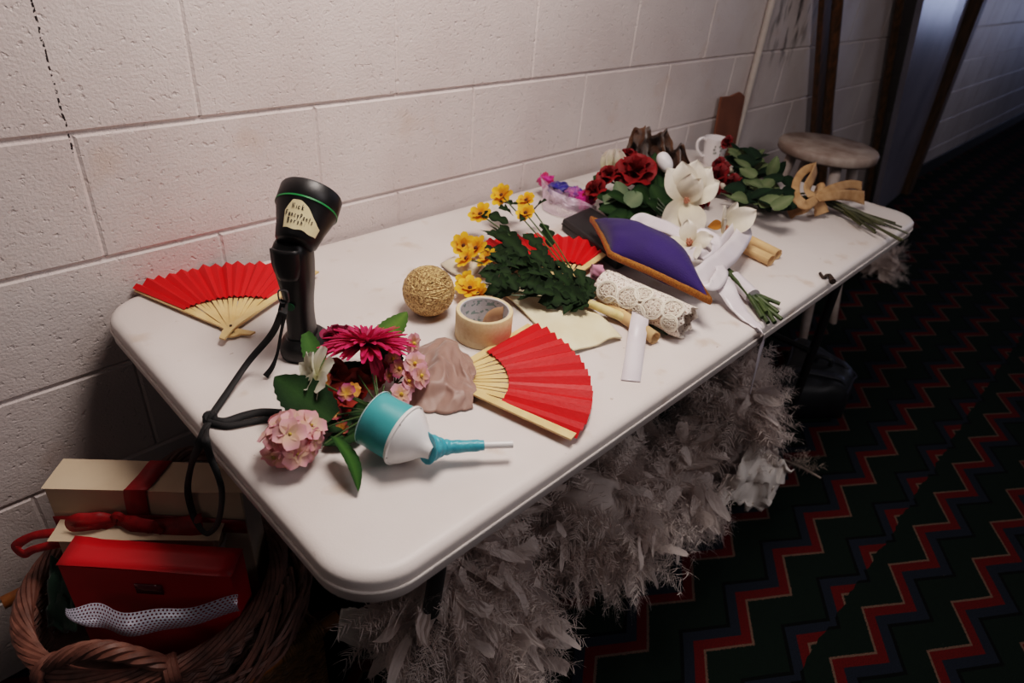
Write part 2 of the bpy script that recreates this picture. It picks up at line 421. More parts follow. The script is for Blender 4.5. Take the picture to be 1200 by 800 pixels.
# ------------------------------------------------------------------ hand fans
RED = M('red_fan_paper', (226, 16, 16), .55, (212, 10, 12), 14, trans=.12, bump=.25, bscale=160)
BAM = M('pale_bamboo', (226, 190, 138), .5, (212, 172, 116), 30, aniso=(1, 1, 1))
def hand_fan(label, pivot, a0, a1, R=.23, gw=1.0, pin=True, rin=.105, n=17, tilt=(0, 0), tail=.028, flip=1, group='red folding hand fans', z=0, hook=False):
    t = thing('hand_fan', label, 'hand fan', V(pivot)+Z_*z, 0, group)
    t.matrix_basis = t.matrix_basis @ Matrix.Rotation(tilt[1], 4, V((math.cos(tilt[0]), math.sin(tilt[0]), 0)))
    pol = lambda r, a, zz: V((r*math.cos(a), r*math.sin(a), zz))
    mb = MB(); rows_i, rows_o = [], []; k = 2*n
    rr = [rin+(R-rin)*q/6 for q in range(7)]
    P = []
    a1p = a1+(.03 if gw < 1 else 0)
    for i in range(k+1):
        a = a0+(a1p-a0)*i/k; amp = .0075+.001*math.sin(i*2.7)
        up = (i % 2)
        P.append([pol(r*(1+(0.012*up if r == R else 0)), a+(.004*math.sin(i*5.1+r*9)), .0085+(amp*up*(r/R))+.002*math.sin(i*1.3)*(r/R)) for r in rr])
    mb.grid(P); mb.build('paper_leaf', RED, t, local=True, smooth=False, solid=.0004)
    for i in range(n):
        a = a0+(a1-a0)*(i+.5)/n; mb = MB(); zz = .0045+.001*(i % 3)
        w0, w1 = .0021, .0034; e = V((-math.sin(a), math.cos(a), 0))
        top = rin+.006
        vs = []
        for r, w in ((-tail*.6, w0), (top, w1)):
            for s in (-1, 1):
                for q in (-.0006, .0006): vs.append(pol(r, a, zz+q)+e*s*w)
        mb.add(vs, [(0, 1, 3, 2), (4, 6, 7, 5), (0, 4, 5, 1), (2, 3, 7, 6), (0, 2, 6, 4), (1, 5, 7, 3)])
        mb.build('rib', BAM, t, local=True, smooth=False)
    for a, zz in ((a0-.012, .0095 if flip > 0 else .003), (a1+.012, .003 if flip > 0 else .0095)):
        mb = MB(); e = V((-math.sin(a), math.cos(a), 0)); d = V((math.cos(a), math.sin(a), 0)); rows = []
        for q in range(15):
            s = q/14; r = -tail+(R*.985+tail)*s; w = (.0052+.0026*s)*(gw if a > (a0+a1)/2 else 1)
            off = 0; zo = 0
            if r < .012:
                u = (.012-r)/(tail+.012); off = -u*u*.012 if hook else 0; w = .0052+.002*math.sin(PI*u)
            c = d*r+e*off+Z_*(zz+.0025)
            rows.append([c+e*w+Z_*.0015, c-e*w+Z_*.0015, c-e*w-Z_*.0015, c+e*w-Z_*.0015])
        b = len(mb.v); mb.grid(rows, closev=True); mb.f += [(3, 2, 1, 0), tuple(len(mb.v)-4+i for i in range(4))]
        mb.build('guard_stick', BAM, t, local=True, smooth=False)
    if not pin: return t
    mb = MB(); mb.tube([(0, 0, -.001), (0, 0, .0155)], .0022, 10); setp(mb.build('rivet', M('dark_metal', (60, 50, 45), .4, metal=.8), t, local=True), 'dark metal rivet')
    return t
r_ = math.radians
hand_fan('open red paper hand fan lying against the wall behind the black flashlight', at(272, 391), r_(25), r_(106), z=.001, tilt=(r_(66), 0), hook=True, tail=.034, gw=.55)
hand_fan('open red paper hand fan nearest the front table edge, its handle under the mauve cloth', V((.278, -.537, ZT)), r_(-76), r_(5), z=.001, n=17, pin=False)
hand_fan('open red paper hand fan half hidden under the yellow flower bunch', V((.650, -.455, ZT)), r_(12), r_(98), z=.006, n=15)
# ------------------------------------------------------------------ flashlight
BLK = M('black_plastic', (15, 14, 15), .42, (19, 17, 18), 30, bump=.05, bscale=300, spec=.5)
FB = at(358, 411); FB.z = ZT
fl = thing('flashlight', 'black handheld spotlight standing upright with a taped paper name tag', 'flashlight', FB)
def seg(mb, rows, n=28, p=3.0):
    """stack of superellipse sections (z, rx, ry, ox, oy), x along the screen-right direction"""
    out = []
    for z, rx, ry, ox, oy in rows:
        r = []
        for j in range(n):
            a = 2*PI*j/n; c, s = math.cos(a), math.sin(a)
            x = .86*rx*math.copysign(abs(c)**(2/p), c)+ox; y = ry*math.copysign(abs(s)**(2/p), s)+oy
            r.append(FB+B_*x+A_*y+Z_*z)
        out.append(r)
    b = len(mb.v); mb.grid(out, closev=True)
    mb.f += [tuple(b+j for j in range(n))[::-1], tuple(b+(len(out)-1)*n+j for j in range(n))]
mb = MB(); seg(mb, [(0, .040, .036, .002, 0), (.004, .043, .039, .002, 0), (.018, .043, .039, .002, 0), (.026, .040, .036, .002, 0), (.033, .030, .030, .001, 0)], p=2.6); mb.build('foot', BLK, fl, sub=1)
mb = MB(); seg(mb, [(.028, .024, .026, -.001, 0), (.05, .0215, .024, -.002, 0), (.085, .022, .024, -.002, 0), (.11, .0255, .026, -.001, 0), (.135, .0295, .029, -.002, 0), (.165, .0315, .031, -.003, 0), (.182, .030, .030, -.003, .002), (.188, .025, .026, -.003, .004)]); mb.build('handle', BLK, fl, sub=1)
mb = MB()   # raised front plate
rows = []
for i in range(9):
    z = .140+.046*i/8; w = .0195*min(1, .62+.6*(i/8)**.6)
    rows.append([FB+B_*(-.003+w*q)+A_*(-.0325-.0025+.006*abs(q)**3)+Z_*z for q in (-1, -.6, -.2, .2, .6, 1)])
mb.grid(rows); mb.build('front_plate', BLK, fl, solid=.004)
hax = (A_*.74+B_*.10+Z_*.62).normalized()
HB = FB+Z_*.188+B_*.006-A_*.008
HF = frame(HB, hax, 0, B_)
mb = MB(); mb.lathe([(.001, -.004), (.024, -.004), (.029, .000), (.034, .022), (.0415, .046), (.0435, .050)], HF, 48)
mb.build('head', BLK, fl)
mb = MB(); mb.lathe([(.0437, .0495), (.0443, .0500), (.0443, .0522), (.0437, .0527)], HF, 48, False, False)
setp(mb.build('green_ring', M('green_stripe', (28, 122, 62), .4), fl), 'green ring round the head')
mb = MB(); mb.lathe([(.0432, .0525), (.0440, .0535), (.0440, .076), (.0425, .079), (.040, .079), (.039, .070), (.001, .068)], HF, 48, False, True)
mb.build('bezel', BLK, fl)
mb = MB(); mb.lathe([(.0385, .072), (.001, .074)], HF, 40, False, True); mb.build('lens', M('lens_glass', (190, 195, 200), .08, transm=.7), fl)
# paper tag wrapped on the cone, written by hand
def cone_pt(a, s, lift=.0006):
    """a: angle round the axis measured from the viewer's side, s: height along the axis"""
    r = .029+(.0415-.029)*(s/.046); r += lift
    base = math.atan2(-1, 0)
    th = base+a
    return HF @ V((r*math.cos(th), r*math.sin(th), s))
# find which way the head faces the camera
vloc = HF.inverted() @ CAM; A0 = math.atan2(vloc.y, vloc.x)+PI/2
def tag_pt(u, v, lift=.0006): return cone_pt(A0-.12+u*1.0, .003+v*.043, lift)
outline_top = [(-.62, .70), (-.36, .93), (-.05, .93), (.25, .66), (.50, .40), (.74, .22), (1, .16)]
mb = MB(); rows = []
for i in range(25):
    u = -.66+1.56*i/24
    tops = [(-.66, .62), (-.40, .97), (-.12, .98), (.15, .84), (.42, .60), (.72, .42), (.90, .36)]
    for q in range(len(tops)-1):
        if tops[q][0] <= u <= tops[q+1][0]+1e-6:
            f = (u-tops[q][0])/(tops[q+1][0]-tops[q][0]); tv = tops[q][1]*(1-f)+tops[q+1][1]*f
    bv = .08+.02*math.sin(u*9)-(.05*max(0, u-.3))
    rows.append([tag_pt(u, bv+(tv-bv)*j/6) for j in range(7)])
mb.grid(rows); tag = mb.build('paper_tag', M('masking_paper', (226, 208, 168), .7, (214, 194, 152), 60), fl)
GL = {'N': [[(0, 0), (0, 1), (.6, 0), (.6, 1)]], 'i': [[(.15, 0), (.15, .55)], [(.15, .78), (.17, .82)]], 'c': [[(.5, .5), (.25, .6), (.05, .3), (.25, 0), (.5, .1)]],
      'k': [[(.05, 0), (.05, 1)], [(.5, .6), (.08, .3), (.5, 0)]], 'F': [[(0, 0), (.02, 1), (.6, 1)], [(0, .5), (.45, .5)]], 'a': [[(.5, .55), (.2, .6), (.05, .3), (.2, 0), (.48, .2), (.5, .55), (.55, 0)]],
      'n': [[(.05, 0), (.05, .6)], [(.05, .4), (.3, .6), (.5, .45), (.5, 0)]], 'y': [[(.05, .6), (.25, .1)], [(.5, .6), (.2, -.35)]], 'P': [[(.05, 0), (.08, 1), (.5, .95), (.58, .7), (.4, .5), (.08, .5)]],
      't': [[(.25, 1), (.25, .05), (.4, 0)], [(.02, .65), (.5, .65)]], 's': [[(.5, .55), (.2, .6), (.12, .4), (.45, .25), (.4, .02), (.05, .05)]], 'B': [[(.05, 0), (.05, 1), (.45, .95), (.5, .7), (.1, .5), (.55, .4), (.5, .05), (.05, 0)]],
      'o': [[(.3, .6), (.05, .3), (.3, 0), (.55, .3), (.3, .6)]], 'r': [[(.1, 0), (.1, .6)], [(.1, .4), (.3, .58), (.5, .5)]], 'h': [[(.05, 0), (.05, 1)], [(.05, .4), (.3, .6), (.5, .4), (.5, 0)]], ':': [[(.2, .1), (.22, .15)], [(.2, .45), (.22, .5)]]}
mb = MB()
for word, u0, v0, du, hgt, slope in (('Nick', -.38, .70, .135, .16, .0), ('FancyPants', -.58, .47, .112, .16, -.10), ('Borsh:', -.48, .25, .135, .16, -.03)):
    u = u0
    for ch in word:
        for st in GL[ch]:
            pts = [tag_pt(u+x*du*.82, v0+y*hgt+slope*(u-u0), .0011) for x, y in st]
            mb.tube(pts, .00046, 5)
        u += du*(.5 if ch in 'i:' else 1)
setp(mb.build('handwriting', M('black_ink', (24, 22, 28), .6), tag), 'black handwritten name')
# switch, badge
mb = MB(); c = FB+Z_*.112-B_*.012-A_*.0285; Fm = frame(c, -A_, 0, B_)
ring = [Fm @ V((.0075*math.copysign(abs(math.cos(t))**.6, math.cos(t)), .0105*math.copysign(abs(math.sin(t))**.6, math.sin(t)), .002)) for t in [2*PI*i/28 for i in range(28)]]
mb.tube(ring, .0013, 8, closed=True); setp(mb.build('buckle', M('brushed_steel', (150, 148, 150), .3, metal=.9), fl), 'steel ring on the handle')
mb = MB(); mb.lathe([(.006, 0), (.006, .002)], frame(FB+Z_*.094-B_*.0045-A_*.0275, -A_, 0, B_), 24); setp(mb.build('badge', M('green_badge', (20, 92, 52), .5), fl), 'round green badge')
# strap
STR = M('black_webbing', (16, 15, 17), .75, bump=.3, bscale=500)
mb = MB()
e = X0-.012; CF = [-FW, -FW+B_*.3, -FW-B_*.2+Z_*.2, -FW+B_*.2]
ribbon(mb, [c+V((0, 0, -.006))-A_*.002, c-A_*.006+Z_*-.022-B_*.004, at(330, 366, .855), at(318, 392, .81), at(291, 424, .765), at(262, 466, .748), at(247, 488, .745)], .0098, face=CF, n=8)
ribbon(mb, [at(247, 488, .744), at(240, 504, .742), atx(233, 522, e), atx(225, 542, e), atx(220, 572, e), atx(225, 598, e), atx(233, 616, e), atx(242, 625, e), atx(252, 618, e), atx(258, 602, e), atx(260, 576, e), atx(255, 556, e), atx(247, 536, e), atx(241, 515, e), at(243, 500, .743)], [.009, .0105, .0115, .008, .0105, .0105, .008, .008, .010, .0105, .008, .009, .0105, .009], face=CF, n=8)
ribbon(mb, [at(244, 490, .745), at(262, 494, .745), at(285, 487, .745), at(306, 483, .745), at(330, 484, .747)], .011, face=[-FW, Z_-FW, -FW], n=8)
ribbon(mb, [at(242, 494, .7445), at(265, 499, .7445), at(290, 495, .7445), at(308, 492, .7445), at(328, 492, .746)], .009, face=[-FW, Z_-FW, -FW], n=8)
kn = at(246, 489, .745)
for i in range(3): mb.tube([kn+V((.006*math.cos(t+i), .004*math.sin(t+i), .004*math.sin(t*1.0+i*2))) for t in [2*PI*q/12 for q in range(12)]], .0035, 6, closed=True)
ribbon(mb, [c+V((0, 0, -.010))-A_*.002+B_*.004, at(334, 368, .853), at(329, 392, .808), at(325, 414, .775), at(319, 430, .757), at(311, 441, .7455)], [.005, .005, .004, .004, .007, .009], face=CF, n=6)
setp(mb.build('wrist_strap', STR, fl, solid=.0012), 'long knotted black strap hanging over the table edge')

# ------------------------------------------------------------------ gold twine ball
bc = at(502, 366); bc.z = ZT+.043
ball = thing('twine_ball', 'ball of glittering gold metallic twine behind the masking tape', 'twine ball', (bc.x, bc.y, ZT))
mb = MB(); rows = []
for i in range(25):
    ph = PI*i/24
    rows.append([bc+V((math.sin(ph)*math.cos(t), math.sin(ph)*math.sin(t), math.cos(ph)*1.0))*.0405 for t in [2*PI*j/36 for j in range(36)]])
mb.grid(rows, closev=True)
R2 = random.Random(3)
GOLD = M('gold_twine', (236, 200, 144), .36, (134, 98, 60), 330, metal=.55, bump=.8, bscale=900, detail=2)
mb.build('core', GOLD, ball)
mb = MB()
for k in range(120):
    if k < 105: ax = V((R2.gauss(0, .28), R2.gauss(0, .28), 1)).normalized() if k % 3 else V((R2.gauss(0, .3), 1, R2.gauss(0, .3))).normalized()
    else: ax = V((R2.gauss(0, 1), R2.gauss(0, 1), R2.gauss(0, 1))).normalized()
    Fq = frame(bc, ax); h = R2.uniform(-.85, .85)*(.032 if k < 105 else .012); rr = math.sqrt(max(.0425**2-h*h, 1e-6))*R2.uniform(.985, 1.02)
    mb.tube([Fq @ V((rr*math.cos(t), rr*math.sin(t)*1.0, h+.001*math.sin(3*t+k))) for t in [2*PI*q/30 for q in range(30)]], .0019, 5, closed=True)
mb.build('winding', GOLD, ball)

# ------------------------------------------------------------------ masking tape
tc_ = at(566, 392.5); tp = thing('masking_tape', 'roll of cream masking tape standing on its side edge beside the red fan', 'tape roll', (tc_.x, tc_.y, ZT))
tp['label'] = 'roll of cream masking tape lying flat between twine ball and red fan'
RO, RI, TH = .0475, .0395, .050
mb = MB(); mb.lathe([(RI+.0015, .0005), (RO-.001, .0005), (RO, .0015), (RO, TH-.0015), (RO-.001, TH), (RI+.0015, TH)], None, 64, False, False)
mb.build('tape', M('crepe_tape', (228, 200, 160), .6, (220, 190, 148), 200, bump=.15, bscale=500, trans=.1), tp, local=True)
def core_mat():
    mt = bpy.data.materials.new('printed_core'); mt.use_nodes = True; nt = mt.node_tree; N = nt.nodes; L = nt.links
    bs = N['Principled BSDF']; bs.inputs['Roughness'].default_value = .6
    tc = N.new('ShaderNodeTexCoord'); sp = N.new('ShaderNodeSeparateXYZ'); L.new(tc.outputs['Object'], sp.inputs[0])
    ang = math_node(nt, 'ARCTAN2', sp.outputs[1], sp.outputs[0])
    cb = N.new('ShaderNodeCombineXYZ'); L.new(math_node(nt, 'MULTIPLY', ang, 4.2), cb.inputs[0]); L.new(math_node(nt, 'MULTIPLY', sp.outputs[2], 95), cb.inputs[1])
    nz = N.new('ShaderNodeTexNoise'); nz.inputs['Scale'].default_value = 1.25; nz.inputs['Detail'].default_value = 1; L.new(cb.outputs[0], nz.inputs['Vector'])
    bandm = math_node(nt, 'LESS_THAN', math_node(nt, 'ABSOLUTE', math_node(nt, 'SUBTRACT', math_node(nt, 'FRACT', math_node(nt, 'MULTIPLY', sp.outputs[2], 62)), .5)), .30)
    f = math_node(nt, 'MULTIPLY', math_node(nt, 'GREATER_THAN', nz.outputs[0], .545), bandm)
    L.new(mixc(nt, f, lin((186, 182, 184)), lin((120, 138, 134))), bs.inputs['Base Color']); return mt
mb = MB(); mb.lathe([(RI+.0016, .0002), (RI, .0008), (RI, TH-.0008), (RI+.0016, TH+.0002)], None, 64, False, False)
mb2_ = MB(); ribbon(mb2_, [V((RI-.001, -.006, TH*.5)), V((RI-.012, .004, TH*.52)), V((RI-.024, .010, TH*.45)), V((RI-.036, .008, TH*.30))], [.040, .030, .020, .004], side=Z_, n=6); setp(mb2_.build('loose_flap', M('brown_tape_flap', (176, 130, 96), .5), tp, local=True, solid=.0005), 'brown loose inner flap')
setp(mb.build('core', core_mat(), tp, local=True), 'grey cardboard core with faded green print')

# ------------------------------------------------------------------ party horn
SH = (B_*.80-A_*.36).normalized()                 # the horn points right and a little toward the front
rc = at(472, 509, ZT+.041)
hx = V((SH.x, SH.y, -.16)).normalized()
horn = thing('funnel_horn', 'white funnel horn with a teal tin and teal tape, lying before the flowers', 'horn', (rc.x, rc.y, ZT))
HM = frame(rc, hx, 0, Z_)
TEAL = M('teal_enamel', (72, 156, 160), .4, (64, 148, 154), 12, bump=.15, bscale=40)
WPL = M('white_plastic', (226, 224, 224), .35, (218, 214, 212), 20)
mb = MB(); rows = []
for z, r in ((-.047, .0), (-.047, .030), (-.0465, .0345), (-.044, .0362), (-.030, .0365), (-.012, .0368), (-.001, .037)):
    row = []
    for j in range(48):
        t = 2*PI*j/48; dent = 1-.10*math.exp(-((z+.032)/.014)**2)*math.exp(-((math.atan2(math.sin(t-1.2), math.cos(t-1.2)))/.5)**2)
        dent -= .05*math.exp(-((z+.03)/.016)**2)*math.exp(-((math.atan2(math.sin(t+1.0), math.cos(t+1.0)))/.4)**2)
        row.append(HM @ V((max(r, .0005)*dent*math.cos(t), max(r, .0005)*dent*math.sin(t), z)))
    rows.append(row)
mb.grid(rows, closev=True); tin = mb.build('tin', TEAL, horn)
for z in (-.045, -.0015):
    mb = MB(); mb.tube([HM @ V((.0368*math.cos(t), .0368*math.sin(t), z)) for t in [2*PI*q/48 for q in range(48)]], .0006, 5, closed=True); setp(mb.build('seam', M('pale_stitch', (196, 222, 222), .6), tin), 'pale edge seam')
mb = MB(); mb.lathe([(.036, -.0005), (.0395, -.0005), (.0405, .001), (.0405, .0035), (.038, .0045), (.0372, .007), (.0345, .0115), (.022, .026), (.0145, .033), (.012, .038), (.0105, .045)], HM, 48)
fn = mb.build('funnel', WPL, horn)
for k in range(5):
    t = .5+2*PI*k/5; mb = MB(); mb.tube([HM @ V((.0388*math.cos(t), .0388*math.sin(t), .003)), HM @ V((.0388*math.cos(t), .0388*math.sin(t), .0048))], .0011, 8)
    mb.build('rivet', M('dull_metal', (120, 116, 112), .4, metal=.7), fn)
n0 = HM @ V((0, 0, .036)); n1 = at(520, 524, ZT+.026); n2 = at(538, 523, ZT+.026); n3 = at(567, 521.5, ZT+.026); n4 = at(601, 520.5, ZT+.026)
mb = MB(); path = cat([n0, n0.lerp(n1, .5)+Z_*.0005, n1, n2, n3], 10); rad = []
for i in range(len(path)):
    t = i/(len(path)-1); rad.append((.0125*(1-t)**2+.0075+.0015*math.sin(i*.9)*(1-t)) if t < .95 else .0068)
mb.tube(path, rad, 16); b = mb.build('tape_wrap', M('teal_tape', (58, 146, 166), .35, (72, 160, 176), 90, bump=.9, bscale=130), horn)
mb = MB(); mb.tube([n2, n3, n4], .0048, 16); mb.build('mouthpiece', WPL, horn)

# ------------------------------------------------------------------ cloths
def sheet_from(mb, PA, PB, nu=70, nv=50, zf=None, base=ZT, wob=0):
    """surface between two pixel curves given as lists of world points"""
    a = cat(PA, 8); b = cat(PB, 8); rows = []
    for i in range(nu+1):
        p, q = lerpl(a, i/nu), lerpl(b, i/nu)
        rows.append([(p.lerp(q, j/nv))+Z_*(zf(i/nu, j/nv) if zf else 0)+V((fbm((i/nu*4, j/nv*4, 2), 1)*wob, fbm((i/nu*4, j/nv*4, 8), 1)*wob, 0)) for j in range(nv+1)])
    mb.grid(rows)
mb = MB()
def zf(u, v):
    e = min(u, 1-u, v, 1-v); k = min(1, e*4.5)
    f = fbm((u*2.2, v*2.2, 1.7), 1, 2); r1 = 1-abs(math.sin(6.5*v+4.5*u+2.2*f)); r2 = 1-abs(math.sin(8*u-5*v+2.5*f+1))
    return .002+.0125*min(1, max(0, (u-.16)*5))*(1 if v < .8 else max(0, (1-v)*5))+k*(.001+.010*(.5+.5*math.sin(9*v+7*u+4.5*f))**1.4+.005*(.5+.5*math.sin(11*u-6*v+4*f))+.004*(1-u)*math.sin(PI*v))
sheet_from(mb, [at(488, 408), at(510, 402), at(532, 408), at(546, 424), at(556, 440)], [at(470, 470), at(490, 482), at(515, 485), at(535, 484), at(555, 479)], zf=zf, wob=.006)
o = mb.build('mauve_cloth', M('mauve_satin', (150, 116, 104), .5, (138, 104, 94), 9, sheen=.5, bump=.08, bscale=600), solid=.0012)
setp(o, 'crumpled mauve brown satin cloth under the fan handle', 'cloth')

CREAM = M('cream_muslin', (232, 220, 190), .75, (224, 206, 170), 14, bump=.12, bscale=300, trans=.1)
mb = MB()
def zf2(u, v): return .003+.014*(1-u)*math.sin(PI*v)+.006*math.sin(5*u+4*v)**2+.010*max(0, u-.8)*5*(abs(math.sin(6*v)))*.35
sheet_from(mb, [at(572, 338), at(590, 350), at(612, 368), at(634, 388), at(655, 405), at(671, 416)], [at(590, 340), at(620, 344), at(652, 352), at(680, 360), at(706, 378), at(728, 399)], zf=zf2)
setp(mb.build('cream_cloth', CREAM, solid=.003), 'flat cream cloth pouch spread under the yellow flower bunch', 'cloth')
mb = MB()
def zf3(u, v): return .003+.006*math.sin(PI*u)*(.4+.6*abs(math.sin(4*v)))
sheet_from(mb, [at(516, 311), at(528, 322), at(545, 328), at(558, 322)], [at(531, 303, .755), at(540, 305, .76), at(555, 307, .76), at(566, 312, .755)], nu=20, nv=10, zf=zf3)
setp(mb.build('cloth_scrap', M('pale_muslin', (216, 202, 180), .75), solid=.002), 'small curled pale cloth scrap left of the yellow flowers', 'cloth')

# fallen pink blossom
fp = at(623, 358); t = thing('fallen_blossom', 'single small pink blossom lying on the table beside the masking tape', 'flower', fp)
mb = MB(); ringpetals(mb, frame(fp+Z_*.003, (0, 0, 1)), 4, .016, .016, .25, c0=cl((226, 190, 120)), c1=cl((224, 150, 176)), nu=4, nv=4); mb.build('petals', M('petal_cloth', attr=True, rough=.65, trans=.25), t)
mb = MB(); mb.lathe([(.003, 0), (.002, .004)], frame(fp+Z_*.004, Z_), 8); mb.build('centre', M('dark_green_calyx', (40, 60, 26), .7), t)
# ------------------------------------------------------------------ mixed silk bouquet in front
PET = M('petal_cloth', attr=True, rough=.65, trans=.25)
LEAFM = M('leaf_cloth', attr=True, rough=.75, trans=.12, bump=.2, bscale=200, spec=.15)
STEM = M('green_stem', (62, 84, 38), .55, (48, 66, 30), 40)
DSTEM = M('dark_green_stem', (34, 52, 26), .55)
G0, G1 = cl((58, 92, 40)), cl((30, 58, 28)); DG0, DG1 = cl((44, 70, 36)), cl((22, 42, 24))
def part_petals(name, root, fn, mat=None, label=None):
    mb = MB(); fn(mb); o = mb.build(name, mat or PET, root)
    if label: o['label'] = label
    return o
bq = thing('mixed_bouquet', 'bouquet of pink, magenta and white silk flowers in front of the flashlight', 'bouquet', at(430, 470))
base = at(445, 482, ZT+.02)
# magenta spider gerbera seen from the side and a little below
gc = at(430, 403, ZT+.066); gax = (Z_*.90+A_*.36-B_*.08).normalized(); GF = frame(gc, gax)
def f(mb):
    a, b = cl((150, 14, 60)), cl((216, 40, 98))
    sh = lambda t: (math.sin(PI*min(1, .1+.85*t)))**.55
    ringpetals(mb, GF, 46, .062, .0115, .02, r0=.004, bend=-.25, c0=a, c1=b, nu=6, nv=3, cup=.5, shape=sh)
    ringpetals(mb, GF, 36, .057, .010, .30, r0=.004, bend=-.35, c0=a, c1=b, nu=6, nv=3, cup=.5, shape=sh)
    ringpetals(mb, GF, 22, .047, .008, .62, r0=.003, bend=-.4, c0=a, c1=b, nu=6, nv=3, cup=.5, shape=sh)
    ringpetals(mb, GF, 12, .034, .007, 1.0, r0=.002, bend=-.4, c0=a, c1=b, nu=5, nv=3, cup=.5, shape=sh)
    for s in (-.25, .0, .2):
        M4 = GF @ Matrix.Rotation(math.atan2(-A_.y, -A_.x)+s, 4, 'Z') @ Matrix.Translation((.006, 0, -.002)) @ Matrix.Rotation(.75, 4, 'Y')
        petal(mb, M4, .055, .010, c0=a, c1=b, nu=6, nv=3, cup=.4, bend=-.5, shape=sh)
g = part_petals('gerbera', bq, f, label='spiky magenta spider flower on top')
mb = MB(); mb.lathe([(.002, -.016), (.005, -.010), (.010, -.003), (.012, .001)], GF, 14); mb.build('calyx', STEM, g)
mb = MB(); stem(mb, [gc-gax*.012, gc.lerp(base, .5)-Z_*.004, base], .0018); mb.build('stem', STEM, bq)
# dark magenta rose bud behind it
def rosebud(mb, F, r, c0, c1, n=14, open_=1.0):
    for i in range(n):
        t = i/(n-1); ang = i*2.4
        elev = 1.45-open_*.95*t; L = r*(1.0+.5*t); W = r*(1.1+1.0*t)
        Mx = F @ Matrix.Rotation(ang, 4, 'Z') @ Matrix.Translation((r*.12*t, 0, 0)) @ Matrix.Rotation(-elev, 4, 'Y')
        petal(mb, Mx, L, W, nu=5, nv=5, bend=-.5*t, cup=-.55+.1*t, c0=c0, c1=cmix(c0, c1, .4+.6*t), ruff=.0008,
              shape=lambda q: (math.sin(PI*min(1, .18+.70*q)))**.6)
rb = at(398, 396, ZT+.055)
part_petals('rosebud', bq, lambda mb: rosebud(mb, frame(rb, Z_*.8+A_*.3), .019, cl((90, 14, 44)), cl((168, 40, 84))), label='dark magenta bud behind the spider flower')
# white daisy seen from the side
wc = at(370, 444, ZT+.055); wax = (-B_*.62+Z_*.45-A_*.25).normalized(); WF = frame(wc, wax)
def f(mb):
    a, b = cl((214, 212, 176)), cl((238, 234, 220))
    ringpetals(mb, WF, 10, .047, .028, .28, r0=.002, bend=-.35, c0=a, c1=b, nu=6, nv=5, cup=.12, ruff=.0012, shape=lambda t: min(1, .35+t*1.2)*(1 if t < .85 else 1-(t-.85)*4))
    ringpetals(mb, WF, 8, .036, .022, .75, r0=.002, bend=-.3, c0=a, c1=b, nu=5, nv=4, cup=.35, ruff=.001)
    ringpetals(mb, WF, 6, .021, .012, 1.1, r0=.001, bend=-.2, c0=a, c1=b, nu=4, nv=3, cup=.3)
part_petals('white_daisy', bq, f, label='cream white daisy head on the left')
mb = MB(); stem(mb, [wc, at(395, 458, ZT+.045), base], .0014); mb.build('stem', STEM, bq)
# hydrangea heads
def floret(mb, c, n, s, c0, c1, np=4):
    F = frame(c, n, R_.random()*6)
    ringpetals(mb, F, np, s, s*1.05, .22, jit=.1, c0=c0, c1=c1, nu=4, nv=5, cup=.25, bend=-.3, ruff=.0006, shape=lambda t: (math.sin(PI*min(1, .14+.66*t)))**.7)
PY, PK, PK2 = cl((226, 186, 150)), cl((234, 172, 182)), cl((216, 132, 152))
def cluster(name, ctr, rad, n, s, seed, lab, view_bias):
    rr = random.Random(seed); mb = MB(); mc = MB()
    for i in range(n):
        k = i+.5; ph = math.acos(1-2*k/n); th = PI*(1+5**.5)*k
        d = V((math.sin(ph)*math.cos(th), math.sin(ph)*math.sin(th), math.cos(ph)))
        if d.z < -.72: continue
        p = ctr+V((d.x*rad[0], d.y*rad[0], d.z*rad[1]))*rr.uniform(.72, 1.08)
        floret(mb, p, (d+view_bias*.3+V((rr.gauss(0, .15), rr.gauss(0, .15), rr.gauss(0, .15)))).normalized(), s*rr.uniform(.9, 1.15), PY, cmix(PK, PK2, rr.random()*.8))
        mc.lathe([(.0018, -.001), (.0022, .001), (.0008, .0025)], frame(p, d), 6)
    o = mb.build(name, PET, bq); o['label'] = lab
    mc.build('centres', M('yellow_green_centre', (176, 150, 60), .6), o)
VB = (CAM-at(345, 515)).normalized()
cluster('hydrangea', at(343, 514, ZT+.036), (.031, .029), 34, .0180, 5, 'pale pink hydrangea head at the table edge side', VB)
# pink orchid spray on the right
mb = MB(); mc = MB()
for px, py, z, s in ((484, 402, .06, .016), (486, 426, .055, .017), (493, 440, .045, .018), (478, 447, .035, .017), (470, 462, .03, .016), (468, 432, .05, .013), (460, 420, .045, .012), (455, 440, .04, .011)):
    p = at(px, py, ZT+z); d = (B_*.55+Z_*.35-A_*.45+V((R_.gauss(0, .2), R_.gauss(0, .2), R_.gauss(0, .2)))).normalized()
    dark = px < 470
    floret(mb, p, d, s, cl((214, 160, 110)), cl((170, 66, 112)) if dark else cl((232, 166, 186)), 5)
    mc.lathe([(.002, 0), (.003, .002), (.001, .005)], frame(p, d), 7)
o = mb.build('pink_orchid_spray', PET, bq); o['label'] = 'pink orchid spray beside the mauve cloth'; mc.build('centres', M('orchid_centre', (210, 160, 50), .6), o)
mb = MB()
for px, py, z in ((484, 402, .056), (486, 426, .05), (478, 447, .032), (460, 420, .042)): stem(mb, [at(px, py, ZT+z), at(462, 452, ZT+.03), base], .0012)
mb.build('spray_stems', STEM, bq)
